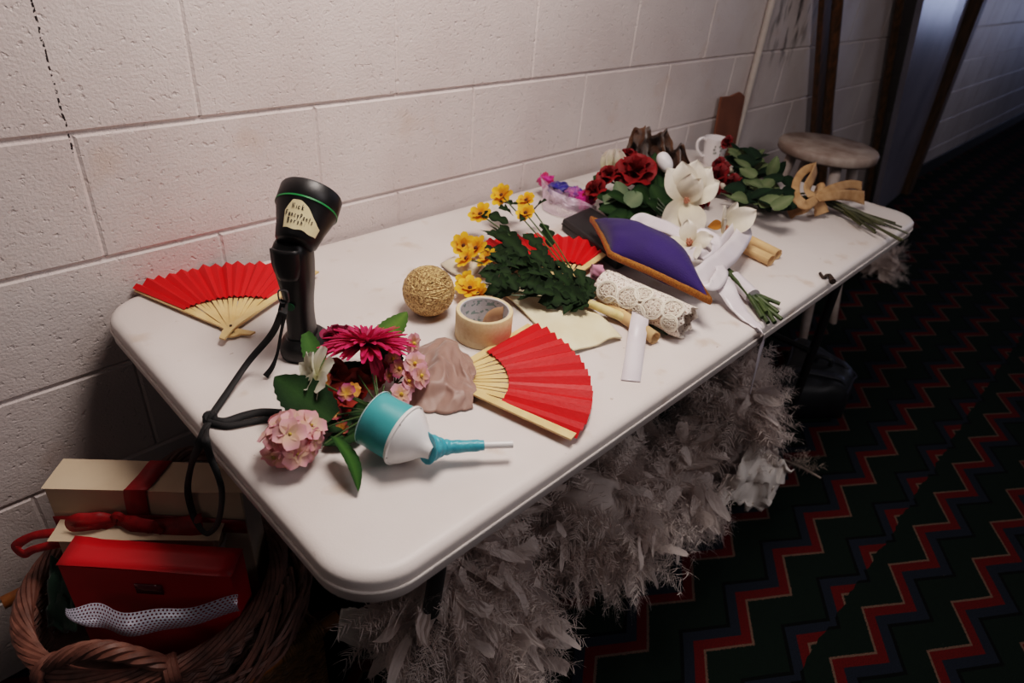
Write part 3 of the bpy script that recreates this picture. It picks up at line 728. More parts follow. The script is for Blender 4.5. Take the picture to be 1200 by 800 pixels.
# little purple and yellow florets, orange blooms deep inside
mb = MB()
for px, py, z, s, c in ((406, 460, .055, .012, (176, 62, 130)), (413, 457, .055, .011, (214, 130, 60)), (384, 476, .03, .010, (196, 70, 100)), (392, 483, .03, .010, (190, 50, 100)), (400, 502, .015, .011, (150, 40, 84)), (382, 446, .05, .012, (140, 40, 70))):
    floret(mb, at(px, py, ZT+z), (Z_*.6-A_*.5+B_*R_.gauss(0, .3)).normalized(), s, cl((232, 170, 60)), cl(c), 5)
part = mb.build('small_florets', PET, bq); part['label'] = 'tiny purple and yellow florets'
mb = MB()
for px, py, z in ((392, 440, .03), (418, 452, .022), (440, 436, .03), (400, 470, .016)):
    rosebud(mb, frame(at(px, py, ZT+z), Z_*.7-A_*.4), .017, cl((110, 22, 18)), cl((168, 54, 34)), n=10)
mb.build('orange_rose', PET, bq)['label'] = 'dark orange rose blooms deep in the bouquet'
# stems fanning to the hidden binding
mb = MB()
for px, py, z in ((372, 478, .03), (362, 500, .02), (385, 500, .014), (420, 440, .04), (405, 462, .05), (450, 452, .04), (395, 486, .028), (345, 514, .03), (440, 440, .05), (380, 520, .02)):
    stem(mb, [at(px, py, ZT+z), at((px+445)/2, (py+482)/2-2, ZT+z*.8+.006), base+V((R_.gauss(0, .003), R_.gauss(0, .003), 0))], .0012)
mb.tube([base, base+B_*.05-A_*.01-Z_*.006], .006, 8)
mb.build('stems', STEM, bq)
def lf(b, t, w, up, serr=.10, **k):
    mb = MB(); leaf(mb, b, t, w, up, serr=serr, nu=18, **k); return mb.build('leaf', LEAFM, bq)
VW = -FW
ov = lambda t: math.sin(PI*min(1, .10+.90*t)**.85)**.75
lf(at(388, 492, ZT+.040), at(322, 442, ZT+.055), .060, (VW*.7+Z_*.5+A_*.2), c0=DG0, c1=DG1, shape=ov, bend=.06)
lf(at(392, 512, ZT+.034), at(418, 578, ZT+.006), .030, (Z_*.6+B_*.7), c0=G0, c1=G1, shape=ov, bend=.12, serr=.06)
lf(at(378, 442, ZT+.05), at(358, 390, ZT+.07), .032, (VW+Z_*.2), c0=cl((76, 112, 58)), c1=cl((58, 92, 46)), shape=lambda t: math.sin(PI*min(1, .25+.70*t))**.5)
lf(at(440, 408, ZT+.045), at(477, 365, ZT+.065), .044, (VW+Z_*.3-B_*.2), c0=cl((84, 112, 46)), c1=cl((58, 88, 36)), shape=ov)
lf(at(462, 440, ZT+.03), at(452, 398, ZT+.05), .04, (VW+Z_*.2), c0=DG0, c1=DG1, shape=ov)
lf(at(410, 500, ZT+.015), at(352, 488, ZT+.02), .035, Z_+VW*.3, c0=DG0, c1=DG1, shape=ov)
lf(at(425, 505, ZT+.01), at(378, 522, ZT+.01), .035, Z_, c0=DG0, c1=DG1, shape=ov)
lf(at(440, 450, ZT+.02), at(400, 425, ZT+.03), .045, Z_+VW*.4, c0=DG0, c1=DG1, shape=ov)
lf(at(440, 500, ZT+.006), at(415, 470, ZT+.012), .05, Z_, c0=DG0, c1=DG1, shape=ov)

# ------------------------------------------------------------------ yellow chrysanthemum bunch
yb = thing('yellow_flower_bunch', 'bunch of yellow silk daisies with dark leaves and a cream wrapped handle', 'flowers', at(690, 358))
yend = at(694, 356, ZT+.022)
YEL = [(563, 251, .062, -1), (588, 229, .082, -1), (617, 235, .088, 1), (616, 250, .080, 1), (543, 288, .040, -1), (558, 291, .042, -1), (571, 303, .042, 1), (547, 303, .036, -1), (551, 338, .024, -1), (545, 330, .022, -1), (561, 345, .022, 1)]
for i, (px, py, z, s) in enumerate(YEL):
    c = at(px, py, ZT+z); d = (Z_*.5-B_*.35-FW*.55+V((R_.gauss(0, .25), R_.gauss(0, .25), R_.gauss(0, .15)))).normalized()
    mb = MB(); sz = .026 if i in (0, 1, 4, 5, 8) else .021
    ringpetals(mb, frame(c, d), 8, sz, sz*.62, .12, r0=.002, bend=.2, c0=cl((226, 128, 14)), c1=cl((248, 190, 44)), nu=5, nv=4, cup=.2, shape=lambda t: min(1, .45+t)*(1 if t < .8 else 1-(t-.8)*3))
    ringpetals(mb, frame(c, d), 6, sz*.7, sz*.5, .6, r0=.001, bend=.1, c0=cl((224, 122, 14)), c1=cl((246, 182, 40)), nu=4, nv=3, cup=.2)
    o = mb.build('flower_head', PET, yb)
    mb = MB(); mb.lathe([(.0045, .001), (.004, .004), (.001, .006)], frame(c, d), 10); mb.build('flower_centre', M('brown_centre', (78, 40, 16), .8), o)
mb = MB()
for px, py, z, s in YEL:
    p = at(px, py, ZT+z); q = p.lerp(yend, .5)+Z_*.006
    stem(mb, [p, q, yend], .0014)
mb.build('stems', M('green_wire', (52, 78, 34), .5), yb)
leaves = [((596, 262), (560, 252, .06)), ((610, 290), (585, 262, .06)), ((600, 275), (570, 275, .05)), ((620, 300), (575, 290, .045)), ((600, 320), (560, 322, .04)), ((610, 325), (566, 345, .03)), ((605, 335), (575, 355, .02)), ((640, 300), (612, 275, .06)), ((645, 290), (632, 262, .07)), ((612, 240), (585, 236, .08)), ((612, 248), (608, 262, .075)), ((625, 248), (642, 235, .085)), ((640, 322), (600, 305, .05)), ((660, 330), (615, 320, .05)), ((650, 345), (610, 345, .035)), ((665, 345), (640, 362, .02)), ((680, 345), (660, 370, .015)), ((675, 335), (650, 305, .05)), ((690, 350), (675, 315, .05)), ((690, 352), (690, 325, .045)), ((685, 355), (645, 335, .04)), ((670, 350), (630, 355, .02)), ((690, 356), (668, 366, .012)), ((640, 310), (628, 285, .06)), ((655, 320), (640, 300, .055)), ((630, 340), (600, 330, .035)), ((620, 310), (590, 325, .03)), ((585, 300), (565, 285, .045)), ((590, 285), (563, 270, .05)), ((600, 252), (583, 245, .07)), ((600, 240), (582, 228, .07)), ((676, 352), (640, 345, .03)), ((688, 352), (655, 340, .045)), ((660, 338), (625, 335, .045)), ((645, 330), (605, 318, .045)), ((632, 318), (592, 300, .05)), ((618, 302), (580, 275, .055)), ((606, 285), (572, 262, .055)), ((648, 318), (622, 292, .06)), ((668, 335), (648, 318, .055)), ((682, 350), (688, 338, .04)), ((640, 344), (606, 352, .02))]
for q in range(26):
    t = R_.random(); sx = 690-105*t; sy = 352-62*t*R_.uniform(.2, 1.1); leaves.append(((sx, sy), (sx-R_.uniform(12, 30), sy-R_.uniform(-12, 26), .02+.03*t+.02*R_.random())))
for (bx, by), (tx, ty, tz) in leaves:
    fz = .028+.03*max(0, (690-bx)/110)
    mb = MB(); b_ = at(bx, by, ZT+min(fz, tz+.015)); t_ = at(tx, ty, ZT+tz)
    leaf(mb, b_, t_, R_.uniform(.024, .038) if (tx, ty) != (642, 235) else .03, (VW*.5+Z_*.6+V((R_.gauss(0, .3), R_.gauss(0, .3), R_.gauss(0, .2)))), lobes=3, nu=20, c0=cl((36, 54, 28)), c1=cl((20, 34, 18)), bend=R_.uniform(-.05, .15), fold=.3, shape=lambda t: math.sin(PI*min(1, t**.8))**.6)
    mb.build('leaf', LEAFM, yb)
mb = MB(); mb.tube([at(690, 355, ZT+.022), at(712, 364, ZT+.018), at(738, 375, ZT+.014)], [.0075, .0085, .0085], 14)
setp(mb.build('wrapped_handle', M('floral_tape', (222, 196, 144), .6, (200, 176, 116), 60, bump=.3, bscale=120), yb), 'cream taped handle')
# ------------------------------------------------------------------ black box, pillow, lace
Pq = [at(657, 270, ZT), at(690, 255, ZT), at(760, 300, ZT), at(722, 318, ZT)]
bk = thing('black_case', 'flat black case sticking out under the purple pillow', 'case', at(700, 285))
mb = MB(); lo = [V((p.x, p.y, ZT+.001)) for p in Pq]; hi = [V((p.x, p.y, ZT+.030)) for p in Pq]
mb.add(lo+hi, [(3, 2, 1, 0), (4, 5, 6, 7)]+[(i, (i+1) % 4, 4+(i+1) % 4, 4+i) for i in range(4)])
mb.build('body', M('black_leatherette', (24, 22, 24), .55, (30, 27, 28), 60, bump=.3, bscale=400), bk, bevel=.006)
mb = MB(); rim = [p+Z_*(.0165-(p.z-ZT)) for p in lo]
for i in range(4): mb.tube([rim[i], rim[(i+1) % 4]], .0012, 5)
mb.build('seam', M('dark_seam', (12, 11, 12), .6), bk)

# purple ring pillow: corner positions at seam height
VEL = M('purple_velvet', (36, 13, 86), .85, (29, 10, 70), 8, sheen=.12, bump=.4, bscale=420)
ca, cb_, cc, cd = at(694, 258, ZT+.065), at(717, 297, ZT+.075), at(830, 351, ZT+.060), at(800, 296, ZT+.055)
pw = thing('ring_pillow', 'purple velvet cushion with gold braid lying on the lace roll', 'cushion', V(((ca.x+cc.x)/2, (ca.y+cc.y)/2, ZT+.03)))
def pillow_pt(u, v, s):
    p = (ca*(1-u)+cb_*u)*(1-v)+(cd*(1-u)+cc*u)*v
    e = ((1-(2*u-1)**2)*(1-(2*v-1)**2))
    pin = V((0, 0, 0))
    ctr = (ca+cb_+cc+cd)/4
    k = .06*((1-(2*u-1)**2)*abs(2*v-1)**3+(1-(2*v-1)**2)*abs(2*u-1)**3)
    p = p.lerp(ctr, k)
    return p+Z_*(s*(.050 if s > 0 else .026)*max(e, 0)**.42 + .0025*fbm((u*4, v*4, s), 1))
for nm, s in (('top_cover', 1), ('underside', -1)):
    mb = MB(); mb.grid([[pillow_pt(.5-.5*math.cos(PI*i/28), .5-.5*math.cos(PI*j/28), s) for j in range(29)] for i in range(29)]); mb.build(nm, VEL, pw)
mb = MB(); edge = [pillow_pt(0, 1-j/24, 0) for j in range(24)]+[pillow_pt(i/24, 0, 0) for i in range(24)]+[pillow_pt(1, j/24, 0) for j in range(24)]+[pillow_pt(1-i/24, 1, 0) for i in range(24)]
ctr = (ca+cb_+cc+cd)/4; rows = []
for i, p in enumerate(edge):
    o = (p-ctr); o.z = 0; o.normalize(); w = .0075
    rows.append([p+o*.0055+Z_*(w*math.cos(t)*1.0)+o*.0042*math.sin(t) for t in [2*PI*q/10 for q in range(10)]])
mb.grid(rows, closeu=True, closev=True)
setp(mb.build('gold_braid', M('gold_braid', (178, 112, 40), .5, (130, 74, 22), 380, metal=.25, bump=1, bscale=700), pw), 'gold braid trim')

# lace roll
la, lb = at(706, 334, ZT+.033), at(806, 378, ZT+.030)
lx = (lb-la).normalized()
lr = thing('lace_roll', 'rolled cream lace with a pink satin lining under the cushion', 'lace roll', V(((la.x+lb.x)/2, (la.y+lb.y)/2, ZT)))
def lace_mat():
    mt = bpy.data.materials.new('lace'); mt.use_nodes = True; nt = mt.node_tree; N = nt.nodes; L = nt.links
    bs = N['Principled BSDF']; bs.inputs['Roughness'].default_value = .85
    tc = N.new('ShaderNodeTexCoord')
    vo = N.new('ShaderNodeTexVoronoi'); vo.inputs['Scale'].default_value = 210; L.new(tc.outputs['Object'], vo.inputs['Vector'])
    f = math_node(nt, 'LESS_THAN', vo.outputs[0], .33)
    L.new(mixc(nt, f, lin((226, 212, 200)), lin((150, 124, 112))), bs.inputs['Base Color'])
    bp = N.new('ShaderNodeBump'); bp.inputs['Strength'].default_value = 1; bp.inputs['Distance'].default_value = .002; L.new(vo.outputs[0], bp.inputs['Height']); L.new(bp.outputs[0], bs.inputs['Normal'])
    return mt
LF = frame(la, lx, 0, Z_); LL = (lb-la).length
mb = MB(); rows = []
for i in range(31):
    t = i/30; row = []
    for j in range(37):
        a = 2*PI*j/36*1.0; r = .031*(1+.06*fbm((t*5, math.cos(a)*1.5, math.sin(a)*1.5), 1))*(1 if t < .9 else 1-.2*(t-.9)*10*(.5+.5*math.sin(a*2)))
        P_ = LF @ V((r*math.cos(a)*.92, r*math.sin(a)*1.12, LL*t+.004*math.sin(a*7)*(t > .97)))
        P_.z = max(P_.z, ZT+.001); row.append(P_)
    rows.append(row)
mb.grid(rows); lc = mb.build('lace', lace_mat(), lr, solid=.001)
def on_roll(t, a, lift=.002):
    r = .0325*(1+.06*fbm((t*5, math.cos(a)*1.5, math.sin(a)*1.5), 1))+lift
    return LF @ V((r*math.cos(a)*.92, r*math.sin(a)*1.12, LL*t))
lcam = LF.inverted() @ CAM; al = math.atan2(lcam.y, lcam.x)
WL = M('lace_cord', (234, 224, 208), .85, bump=.3, bscale=600)
for t0, a0, r0 in ((.17, .15, .020), (.40, .0, .020), (.68, -.05, .020), (.52, -.62, .016), (.86, -.45, .019), (.9, .35, .015), (.26, .75, .016), (.55, .6, .017)):
    mb = MB()
    for rr, th in ((r0, .0016), (r0*.86, .0009)):
        mb.tube([on_roll(t0+rr*math.cos(q)/LL, al+a0+rr*math.sin(q)/.033) for q in [2*PI*k/26 for k in range(26)]], th, 5, closed=True)
    for k in range(8):
        q0 = 2*PI*k/8
        mb.tube([on_roll(t0+(r0*.55*math.cos(q0)+r0*.17*math.cos(q))/LL, al+a0+(r0*.55*math.sin(q0)+r0*.17*math.sin(q))/.033) for q in [2*PI*j/8 for j in range(8)]], .0008, 4, closed=True)
    mb.tube([on_roll(t0+r0*.2*math.cos(q)/LL, al+a0+r0*.2*math.sin(q)/.033) for q in [2*PI*j/8 for j in range(8)]], .0009, 4, closed=True)
    mb.build('lace_medallion', WL, lr)
PS = M('pink_satin', (196, 138, 156), .45, (180, 116, 138), 20, sheen=.3)
mb = MB(); e0 = at(706, 322, ZT+.045)
for k, (dx, dz, r) in enumerate(((0, 0, .020), (-.012, .008, .013))):
    rows = []
    for i in range(9):
        t = i/8
        rows.append([e0-lx*(.026*t)+V((0, 0, dz))+A_*dx+(A_*math.cos(q)+Z_*math.sin(q)*.8)*(r*(1-.25*t)*(1+.22*math.sin(3*q+k+t*2))) for q in [2*PI*j/20 for j in range(20)]])
    mb.grid(rows, closev=True)
ribbon(mb, [e0-lx*.015, e0-lx*.012-A_*.022-Z_*.012, e0+lx*.002-A_*.030-Z_*.028], .026, side=lx, n=6)
setp(mb.build('satin_lining', PS, lr, solid=.001), 'pink satin folded at the end')

# rolled paper below the lace, white ribbon strip
KR = M('tan_paper', (222, 180, 132), .7, (206, 160, 112), 25, trans=.1)
def paper_roll(label, a, b, r, group, spin=0):
    d = (b-a).normalized(); t = thing('paper_scroll', label, 'paper roll', V(((a.x+b.x)/2, (a.y+b.y)/2, ZT)), 0, group); mb = MB(); F = frame(a, d, 0, Z_); rows = []
    for i in range(2):
        rows.append([F @ V((r*(1-.13*q/18)*math.cos(q*2*PI/26+spin), r*(1-.13*q/18)*math.sin(q*2*PI/26+spin), (b-a).length*i)) for q in range(44)])
    mb.grid(rows); mb.build('rolled_sheet', KR, t, solid=.0008)
    return t
paper_roll('tan paper roll under the lace roll beside the white ribbon strip', at(704, 352, ZT+.014), at(768, 396, ZT+.013), .0125, 'tan paper rolls')
paper_roll('tan paper roll beyond the white bouquet, the one nearer the front edge', at(852, 280, ZT+.0145), at(904, 305, ZT+.0145), .0135, 'tan paper rolls', 1)
paper_roll('tan paper roll beyond the white bouquet, the one nearer the wall', at(860, 272, ZT+.0135), at(912, 298, ZT+.0135), .0125, 'tan paper rolls', 2.2)
mb = MB(); stem(mb, [at(762, 380, ZT+.012), at(775, 388, ZT+.010), at(782, 391, ZT+.006)], .003); setp(mb.build('cut_stem', DSTEM), 'short cut green stem poking from the paper roll under the lace', 'stem')
SAT = M('white_satin', (226, 218, 222), .32, (216, 206, 212), 15, spec=.6, bump=.05, bscale=300, trans=.12)
mb = MB(); ribbon(mb, [at(752, 362, ZT+.030), at(749, 378, ZT+.027), at(746, 398, ZT+.013), at(743, 420, ZT+.004), at(739, 446, ZT+.002)], .031, side=[B_-A_*.1, B_-A_*.05, B_], n=8)
setp(mb.build('white_ribbon', SAT, solid=.0006), 'loose white satin ribbon strip draped over the tan paper roll', 'ribbon')

# ------------------------------------------------------------------ white magnolia bouquet
wb = thing('white_bouquet', 'bouquet of white silk magnolias tied with white satin ribbon', 'bouquet', at(830, 300))
W0, W1 = cl((226, 214, 186)), cl((240, 232, 220))
def magnolia(name, c, ax, petals, L, W, seed):
    """petals: list of (angle, elevation, length factor)"""
    F = frame(c, ax, 0, B_); mb = MB()
    for a, e, k in petals:
        Mx = F @ Matrix.Rotation(a, 4, 'Z') @ Matrix.Translation((.004, 0, 0)) @ Matrix.Rotation(-e, 4, 'Y')
        tw = R_.uniform(-.35, .35); petal(mb, Mx @ Matrix.Rotation(tw, 4, 'X'), L*k, W*k, nu=10, nv=7, bend=R_.uniform(-.9, -.2), a0=.3, cup=R_.uniform(-.1, .4), c0=W0, c1=W1, ruff=.0035, shape=lambda t: max(.03, (math.sin(PI*min(1, .12+.88*t**1.15)))**.8))
    o = mb.build(name, PET, wb)
    mb = MB()
    for i in range(16):
        a = i*2.4; r = .008*math.sqrt(i/16)
        mb.tube([F @ V((r*math.cos(a)*.4, r*math.sin(a)*.4, 0)), F @ V((r*math.cos(a), r*math.sin(a), .016))], .0014, 5)
    mb.build('stamens', M('peach_stamens', (206, 150, 120), .7, (176, 104, 80), 100), o)
    return o
m1 = at(803, 236, ZT+.085); ax1 = (-FW*.8+Z_*.1-A_*.2).normalized()
magnolia('magnolia', m1, ax1, [(PI/2+.75, .30, 1.0), (PI/2+.30, .45, 1.02), (PI/2-.12, .40, 1.05), (PI/2-.55, .35, 1.05), (PI/2-.95, .25, .95), (-PI/2-.65, .15, 1.05), (-PI/2+.35, .15, 1.0), (PI/2+.1, .8, .8), (PI/2-.4, .85, .75)], .088, .062, 1)
m2 = at(846, 270, ZT+.065); ax2 = (-FW*.45+Z_*.2+B_*.5).normalized()
magnolia('magnolia', m2, ax2, [(PI/2-.1, .55, .95), (PI/2-.7, .75, 1.15), (PI/2+.8, .6, .8), (0.1, .5, .7), (-PI/2, .4, .6), (PI, .6, .7)], .070, .046, 2)
m3 = at(792, 300, ZT+.050); 
magnolia('magnolia', at(808, 287, ZT+.062), (-FW*.6+Z_*.5-B_*.3).normalized(), [(-PI/2+.2, .5, .9), (-PI/2-.5, .6, .8), (PI/2, .5, .8), (0, .6, .8), (PI, .4, .9)], .062, .048, 3)
mb = MB(); leaf(mb, at(846, 262, ZT+.08), at(829, 266, ZT+.072), .022, -FW, c0=cl((150, 92, 34)), c1=cl((170, 112, 50)), fold=.3); mb.build('brown_sepal', LEAFM, wb)
# ribbon bow
def rib(name, pts, w, face, lab=None):
    mb = MB(); ribbon(mb, [at(x, y, ZT+z) for x, y, z in pts], w, face=face, n=8, nv=5, wave=.0009); o = mb.build(name, SAT, wb, solid=.0006)
    if lab: o['label'] = lab
C_ = -FW
rib('ribbon_loop', [(836, 302, .050), (815, 284, .064), (785, 268, .066), (755, 258, .058), (746, 264, .046), (768, 276, .044), (805, 292, .044), (835, 303, .044)], [.016, .028, .034, .030, .020], [C_+Z_*.4, C_+Z_*.3, C_-A_*.3, C_])
rib('ribbon_loop', [(838, 300, .052), (850, 282, .066), (866, 264, .070), (872, 272, .066), (856, 296, .060), (832, 316, .050), (812, 334, .040)], [.018, .028, .032, .038, .042, .042, .038], [C_, C_+B_*.6, C_+A_*.2, C_, C_])
rib('ribbon_loop', [(836, 304, .048), (816, 296, .062), (797, 306, .060), (793, 322, .050), (812, 322, .044), (836, 306, .042)], [.014, .030, .034, .030, .014], [C_+Z_*.3, C_-B_*.4, C_, C_+B_*.4])
rib('ribbon_loop', [(812, 284, .066), (822, 274, .076), (838, 282, .074), (838, 298, .064), (824, 306, .056)], [.014, .024, .026, .024, .014], [C_-B_*.3, C_, C_+B_*.5])
rib('ribbon_loop', [(838, 304, .05), (846, 318, .05), (838, 332, .042), (826, 330, .040), (830, 314, .044)], [.014, .026, .028, .02, .014], [C_, C_+Z_*.3, C_])
rib('ribbon_tail', [(836, 304, .046), (842, 322, .042), (852, 340, .030), (866, 362, .014), (880, 376, .006), (892, 384, .0035)], [.040, .042, .036, .028, .020, .016], [C_+B_*.4, C_, Z_+C_, Z_], 'ribbon tail running to the front edge')
# hanging tail over the edge
mb = MB(); yh = YF-.004
pts = [at(886, 380, ZT+.003), at(893, 388, ZT+.003), aty(894, 398, yh), aty(890, 415, yh-.004), aty(886, 432, yh-.006), aty(881, 452, yh-.003), aty(879, 462, yh)]
ribbon(mb, pts, [.018, .020, .020, .016, .010, .006, .003], side=[B_*.3+A_, A_, V((1, 0, 0)), V((1, 0, .1)), V((1, .1, 0)), V((1, 0, 0))], n=8)
mb.build('hanging_ribbon', SAT, wb, solid=.0006)
mb = MB(); mb.tube([at(838, 302, ZT+.045)+V((.010*math.cos(t), .010*math.sin(t), .004*math.sin(2*t))) for t in [2*PI*q/12 for q in range(12)]], .008, 8, closed=True); mb.build('bow_knot', SAT, wb)
# stems
for i, (px, py, z) in enumerate(((914, 356, .012), (903, 352, .016), (916, 374, .004), (908, 378, .004), (900, 378, .005), (893, 372, .008), (898, 366, .012), (912, 366, .008))):
    mb = MB(); p0 = at(832+i % 3*3, 298+i % 2*4, ZT+.040); p1 = at(872+(i % 4)*2, 336+(i % 3)*3, ZT+.020+.003*(i % 2)); stem(mb, [p0, p1, at(px, py, ZT+z)], .0042, 8); mb.build('stem', M('cut_stem_green', (60, 74, 36), .55, (40, 54, 24), 50), wb)
mb = MB(); mb.tube([at(860, 325, ZT+.024), at(882, 347, ZT+.018)], [.014, .0155], 14); mb.build('stem_binding', SAT, wb)

# ------------------------------------------------------------------ red rose bouquet behind the pillow
rbq = thing('red_rose_bouquet', 'bouquet of dark red silk roses with one white tulip, behind the purple cushion', 'bouquet', at(745, 248))
def rose(mb, F, r, dark=(70, 3, 7), light=(150, 5, 12), n=18): rosebud(mb, F, r, cl(dark), cl(light), n=n)
for px, py, z, r, d in ((745, 203, .095, .036, (-FW*.5+Z_*.8-B_*.2)), (714, 206, .085, .021, (-FW*.3+Z_*.8-B_*.4)), (698, 224, .062, .022, (-FW*.3+Z_*.5-B_*.6)), (736, 182, .12, .016, Z_)):
    mb = MB(); c = at(px, py, ZT+z); rose(mb, frame(c, d), r, n=20 if r > .03 else 14); mb.build('rose_head', PET, rbq)
c = at(721, 192, ZT+.10); mb = MB()
for i in range(7):
    Mx = frame(c-Z_*.02, (Z_+A_*.1-B_*.1)) @ Matrix.Rotation(i*2.4, 4, 'Z') @ Matrix.Translation((.006, 0, 0)) @ Matrix.Rotation(-(1.42-.03*i), 4, 'Y')
    petal(mb, Mx, .058, .040, nu=7, nv=6, bend=.75, a0=-.30, cup=-.8, c0=cl((196, 196, 150)), c1=cl((232, 220, 210)))
setp(mb.build('white_tulip', PET, rbq), 'white tulip head')
RL0, RL1 = cl((44, 66, 36)), cl((24, 44, 24)); PL0, PL1 = cl((110, 124, 96)), cl((86, 104, 80))
for i, (bx, by, bz, tx, ty, tz, w, pale) in enumerate(((735, 240, .05, 752, 226, .075, .05, 1), (730, 232, .05, 722, 212, .085, .04, 1), (760, 235, .05, 742, 222, .08, .05, 0), (765, 225, .06, 768, 178, .13, .05, 0), (775, 220, .07, 780, 190, .11, .03, 0), (720, 235, .04, 698, 232, .06, .045, 0), (712, 215, .07, 695, 206, .08, .04, 0), (740, 250, .02, 700, 246, .04, .06, 0), (750, 252, .02, 710, 258, .025, .05, 0), (765, 245, .03, 735, 255, .03, .06, 0), (770, 240, .04, 790, 222, .06, .05, 0), (775, 250, .02, 756, 238, .05, .05, 0), (735, 235, .05, 712, 228, .075, .045, 0), (718, 225, .06, 708, 240, .05, .04, 1), (780, 245, .03, 760, 215, .08, .05, 0), (745, 215, .08, 768, 208, .085, .045, 0), (735, 192, .10, 742, 184, .12, .025, 1), (755, 250, .01, 720, 245, .03, .06, 0), (785, 250, .01, 770, 225, .05, .06, 0), (730, 255, .01, 702, 238, .03, .05, 0), (760, 230, .06, 735, 232, .06, .06, 0), (790, 240, .02, 786, 215, .06, .05, 0))):
    mb = MB(); leaf(mb, at(bx, by, ZT+bz), at(tx, ty, ZT+tz), w, (-FW*.7+Z_*.5+V((R_.gauss(0, .25), R_.gauss(0, .25), 0))), serr=.06, nu=16, c0=PL0 if pale else RL0, c1=PL1 if pale else RL1, bend=R_.uniform(-.05, .12), shape=ov)
    mb.build('leaf', LEAFM, rbq)
mb = MB()
for px, py, z in ((745, 208, .08), (714, 212, .07), (700, 228, .05), (721, 200, .08), (750, 230, .05), (735, 225, .05), (765, 230, .05)):
    stem(mb, [at(px, py, ZT+z), at((px+790)/2, (py+250)/2, ZT+z*.7), at(795, 262, ZT+.02)], .0028)
mb.build('stems', DSTEM, rbq)

# brown dried leaf wreath piece behind it
mb = MB(); rows = []
pl = cat([at(724, 196, ZT+.08), at(735, 190, ZT+.09), at(748, 192, ZT+.09), at(764, 190, ZT+.09), at(778, 194, ZT+.09), at(792, 200, ZT+.08), at(803, 206, ZT+.06)], 12)
hs = [.045, .055, .075, .105, .10, .075, .095, .085, .06, .075, .07, .04]
for i, p in enumerate(pl):
    t = i/(len(pl)-1); h = lerpl(hs, t)*(1+.05*math.sin(i*.9))
    row = []
    for j in range(13):
        q = j/12; z = -.06+(h+.055)*q
        row.append(p+Z_*z+A_*(.026*math.sin(q*3+i*.38)+.016*fbm((t*9, q*4, 0), 1))+B_*(.012*fbm((t*7, q*5, 3), 1)))
    rows.append(row)
mb.grid(rows)
mb2 = M('dried_leaf', (92, 58, 34), .7, (48, 30, 20), 26, bump=.8, bscale=60, trans=.1, sheen=.3)
setp(mb.build('crumpled_brown_cloth', mb2, solid=.002), 'crumpled dark brown ruffled cloth standing behind the red roses', 'cloth')
mb = MB(); c = at(779, 190, ZT+.125); F = frame(c, Z_*.7+A_*.3-B_*.5)
mb.lathe([(.0004, -.026)]+[(.018*math.sin(PI*i/16)**.85, -.026*math.cos(PI*i/16)) for i in range(1, 16)]+[(.0004, .026)], F, 28)
setp(mb.build('white_egg', M('white_shell', (226, 222, 224), .4)), 'smooth white egg shaped piece among the red roses and brown cloth', 'egg')

# ------------------------------------------------------------------ plastic bag with bright scarves
pb = thing('plastic_bag', 'clear plastic bag of bright pink and blue silks by the wall', 'bag', at(668, 240))
def plastic():
    mt = bpy.data.materials.new('clear_plastic'); mt.use_nodes = True; nt = mt.node_tree; N = nt.nodes; L = nt.links
    bs = N['Principled BSDF']; bs.inputs['Base Color'].default_value = lin((214, 190, 206)); bs.inputs['Roughness'].default_value = .25
    tr = N.new('ShaderNodeBsdfTransparent'); ms = N.new('ShaderNodeMixShader')
    nz = N.new('ShaderNodeTexNoise'); nz.inputs['Scale'].default_value = 35
    tc = N.new('ShaderNodeTexCoord'); L.new(tc.outputs['Object'], nz.inputs['Vector'])
    mr = N.new('ShaderNodeMapRange'); mr.inputs[1].default_value = .35; mr.inputs[2].default_value = .65; mr.inputs[3].default_value = .35; mr.inputs[4].default_value = .75; L.new(nz.outputs[0], mr.inputs[0])
    L.new(mr.outputs[0], ms.inputs[0]); L.new(tr.outputs[0], ms.inputs[1]); L.new(bs.outputs[0], ms.inputs[2]); L.new(ms.outputs[0], N['Material Output'].inputs['Surface'])
    bp = N.new('ShaderNodeBump'); bp.inputs['Strength'].default_value = 1; bp.inputs['Distance'].default_value = .004; L.new(nz.outputs[0], bp.inputs['Height']); L.new(bp.outputs[0], bs.inputs['Normal'])
    return mt
mb = MB(); rows = []
PA = [at(633, 206, ZT+.05), at(645, 222, ZT+.055), at(662, 230, ZT+.05), at(680, 235, ZT+.045), at(698, 243, ZT+.02)]
PB = [at(636, 246, ZT+.002), at(648, 252, ZT+.002), at(664, 256, ZT+.002), at(680, 255, ZT+.002), at(698, 252, ZT+.002)]
a, b = cat(PA, 8), cat(PB, 8)
for i in range(33):
    p, q = lerpl(a, i/32), lerpl(b, i/32)
    rows.append([p.lerp(q, j/14)+(-A_*.5+Z_*.7)*(.016*math.sin(PI*j/14)*(1+.5*fbm((i*.25, j*.3, 0), 1.4)))+V((0, 0, .002)) for j in range(15)])
PLm = plastic()
mb.grid(rows); mb.build('bag_front', PLm, pb)
mb = MB(); rows = []
for i in range(33):
    p, q = lerpl(a, i/32), lerpl(b, i/32); q = q+A_*.085; 
    rows.append([(p+A_*.03).lerp(q, j/10)+A_*(.012*fbm((i*.3, j*.3, 5), 1.2)) for j in range(11)])
mb.grid(rows); mb.build('bag_back', PLm, pb)
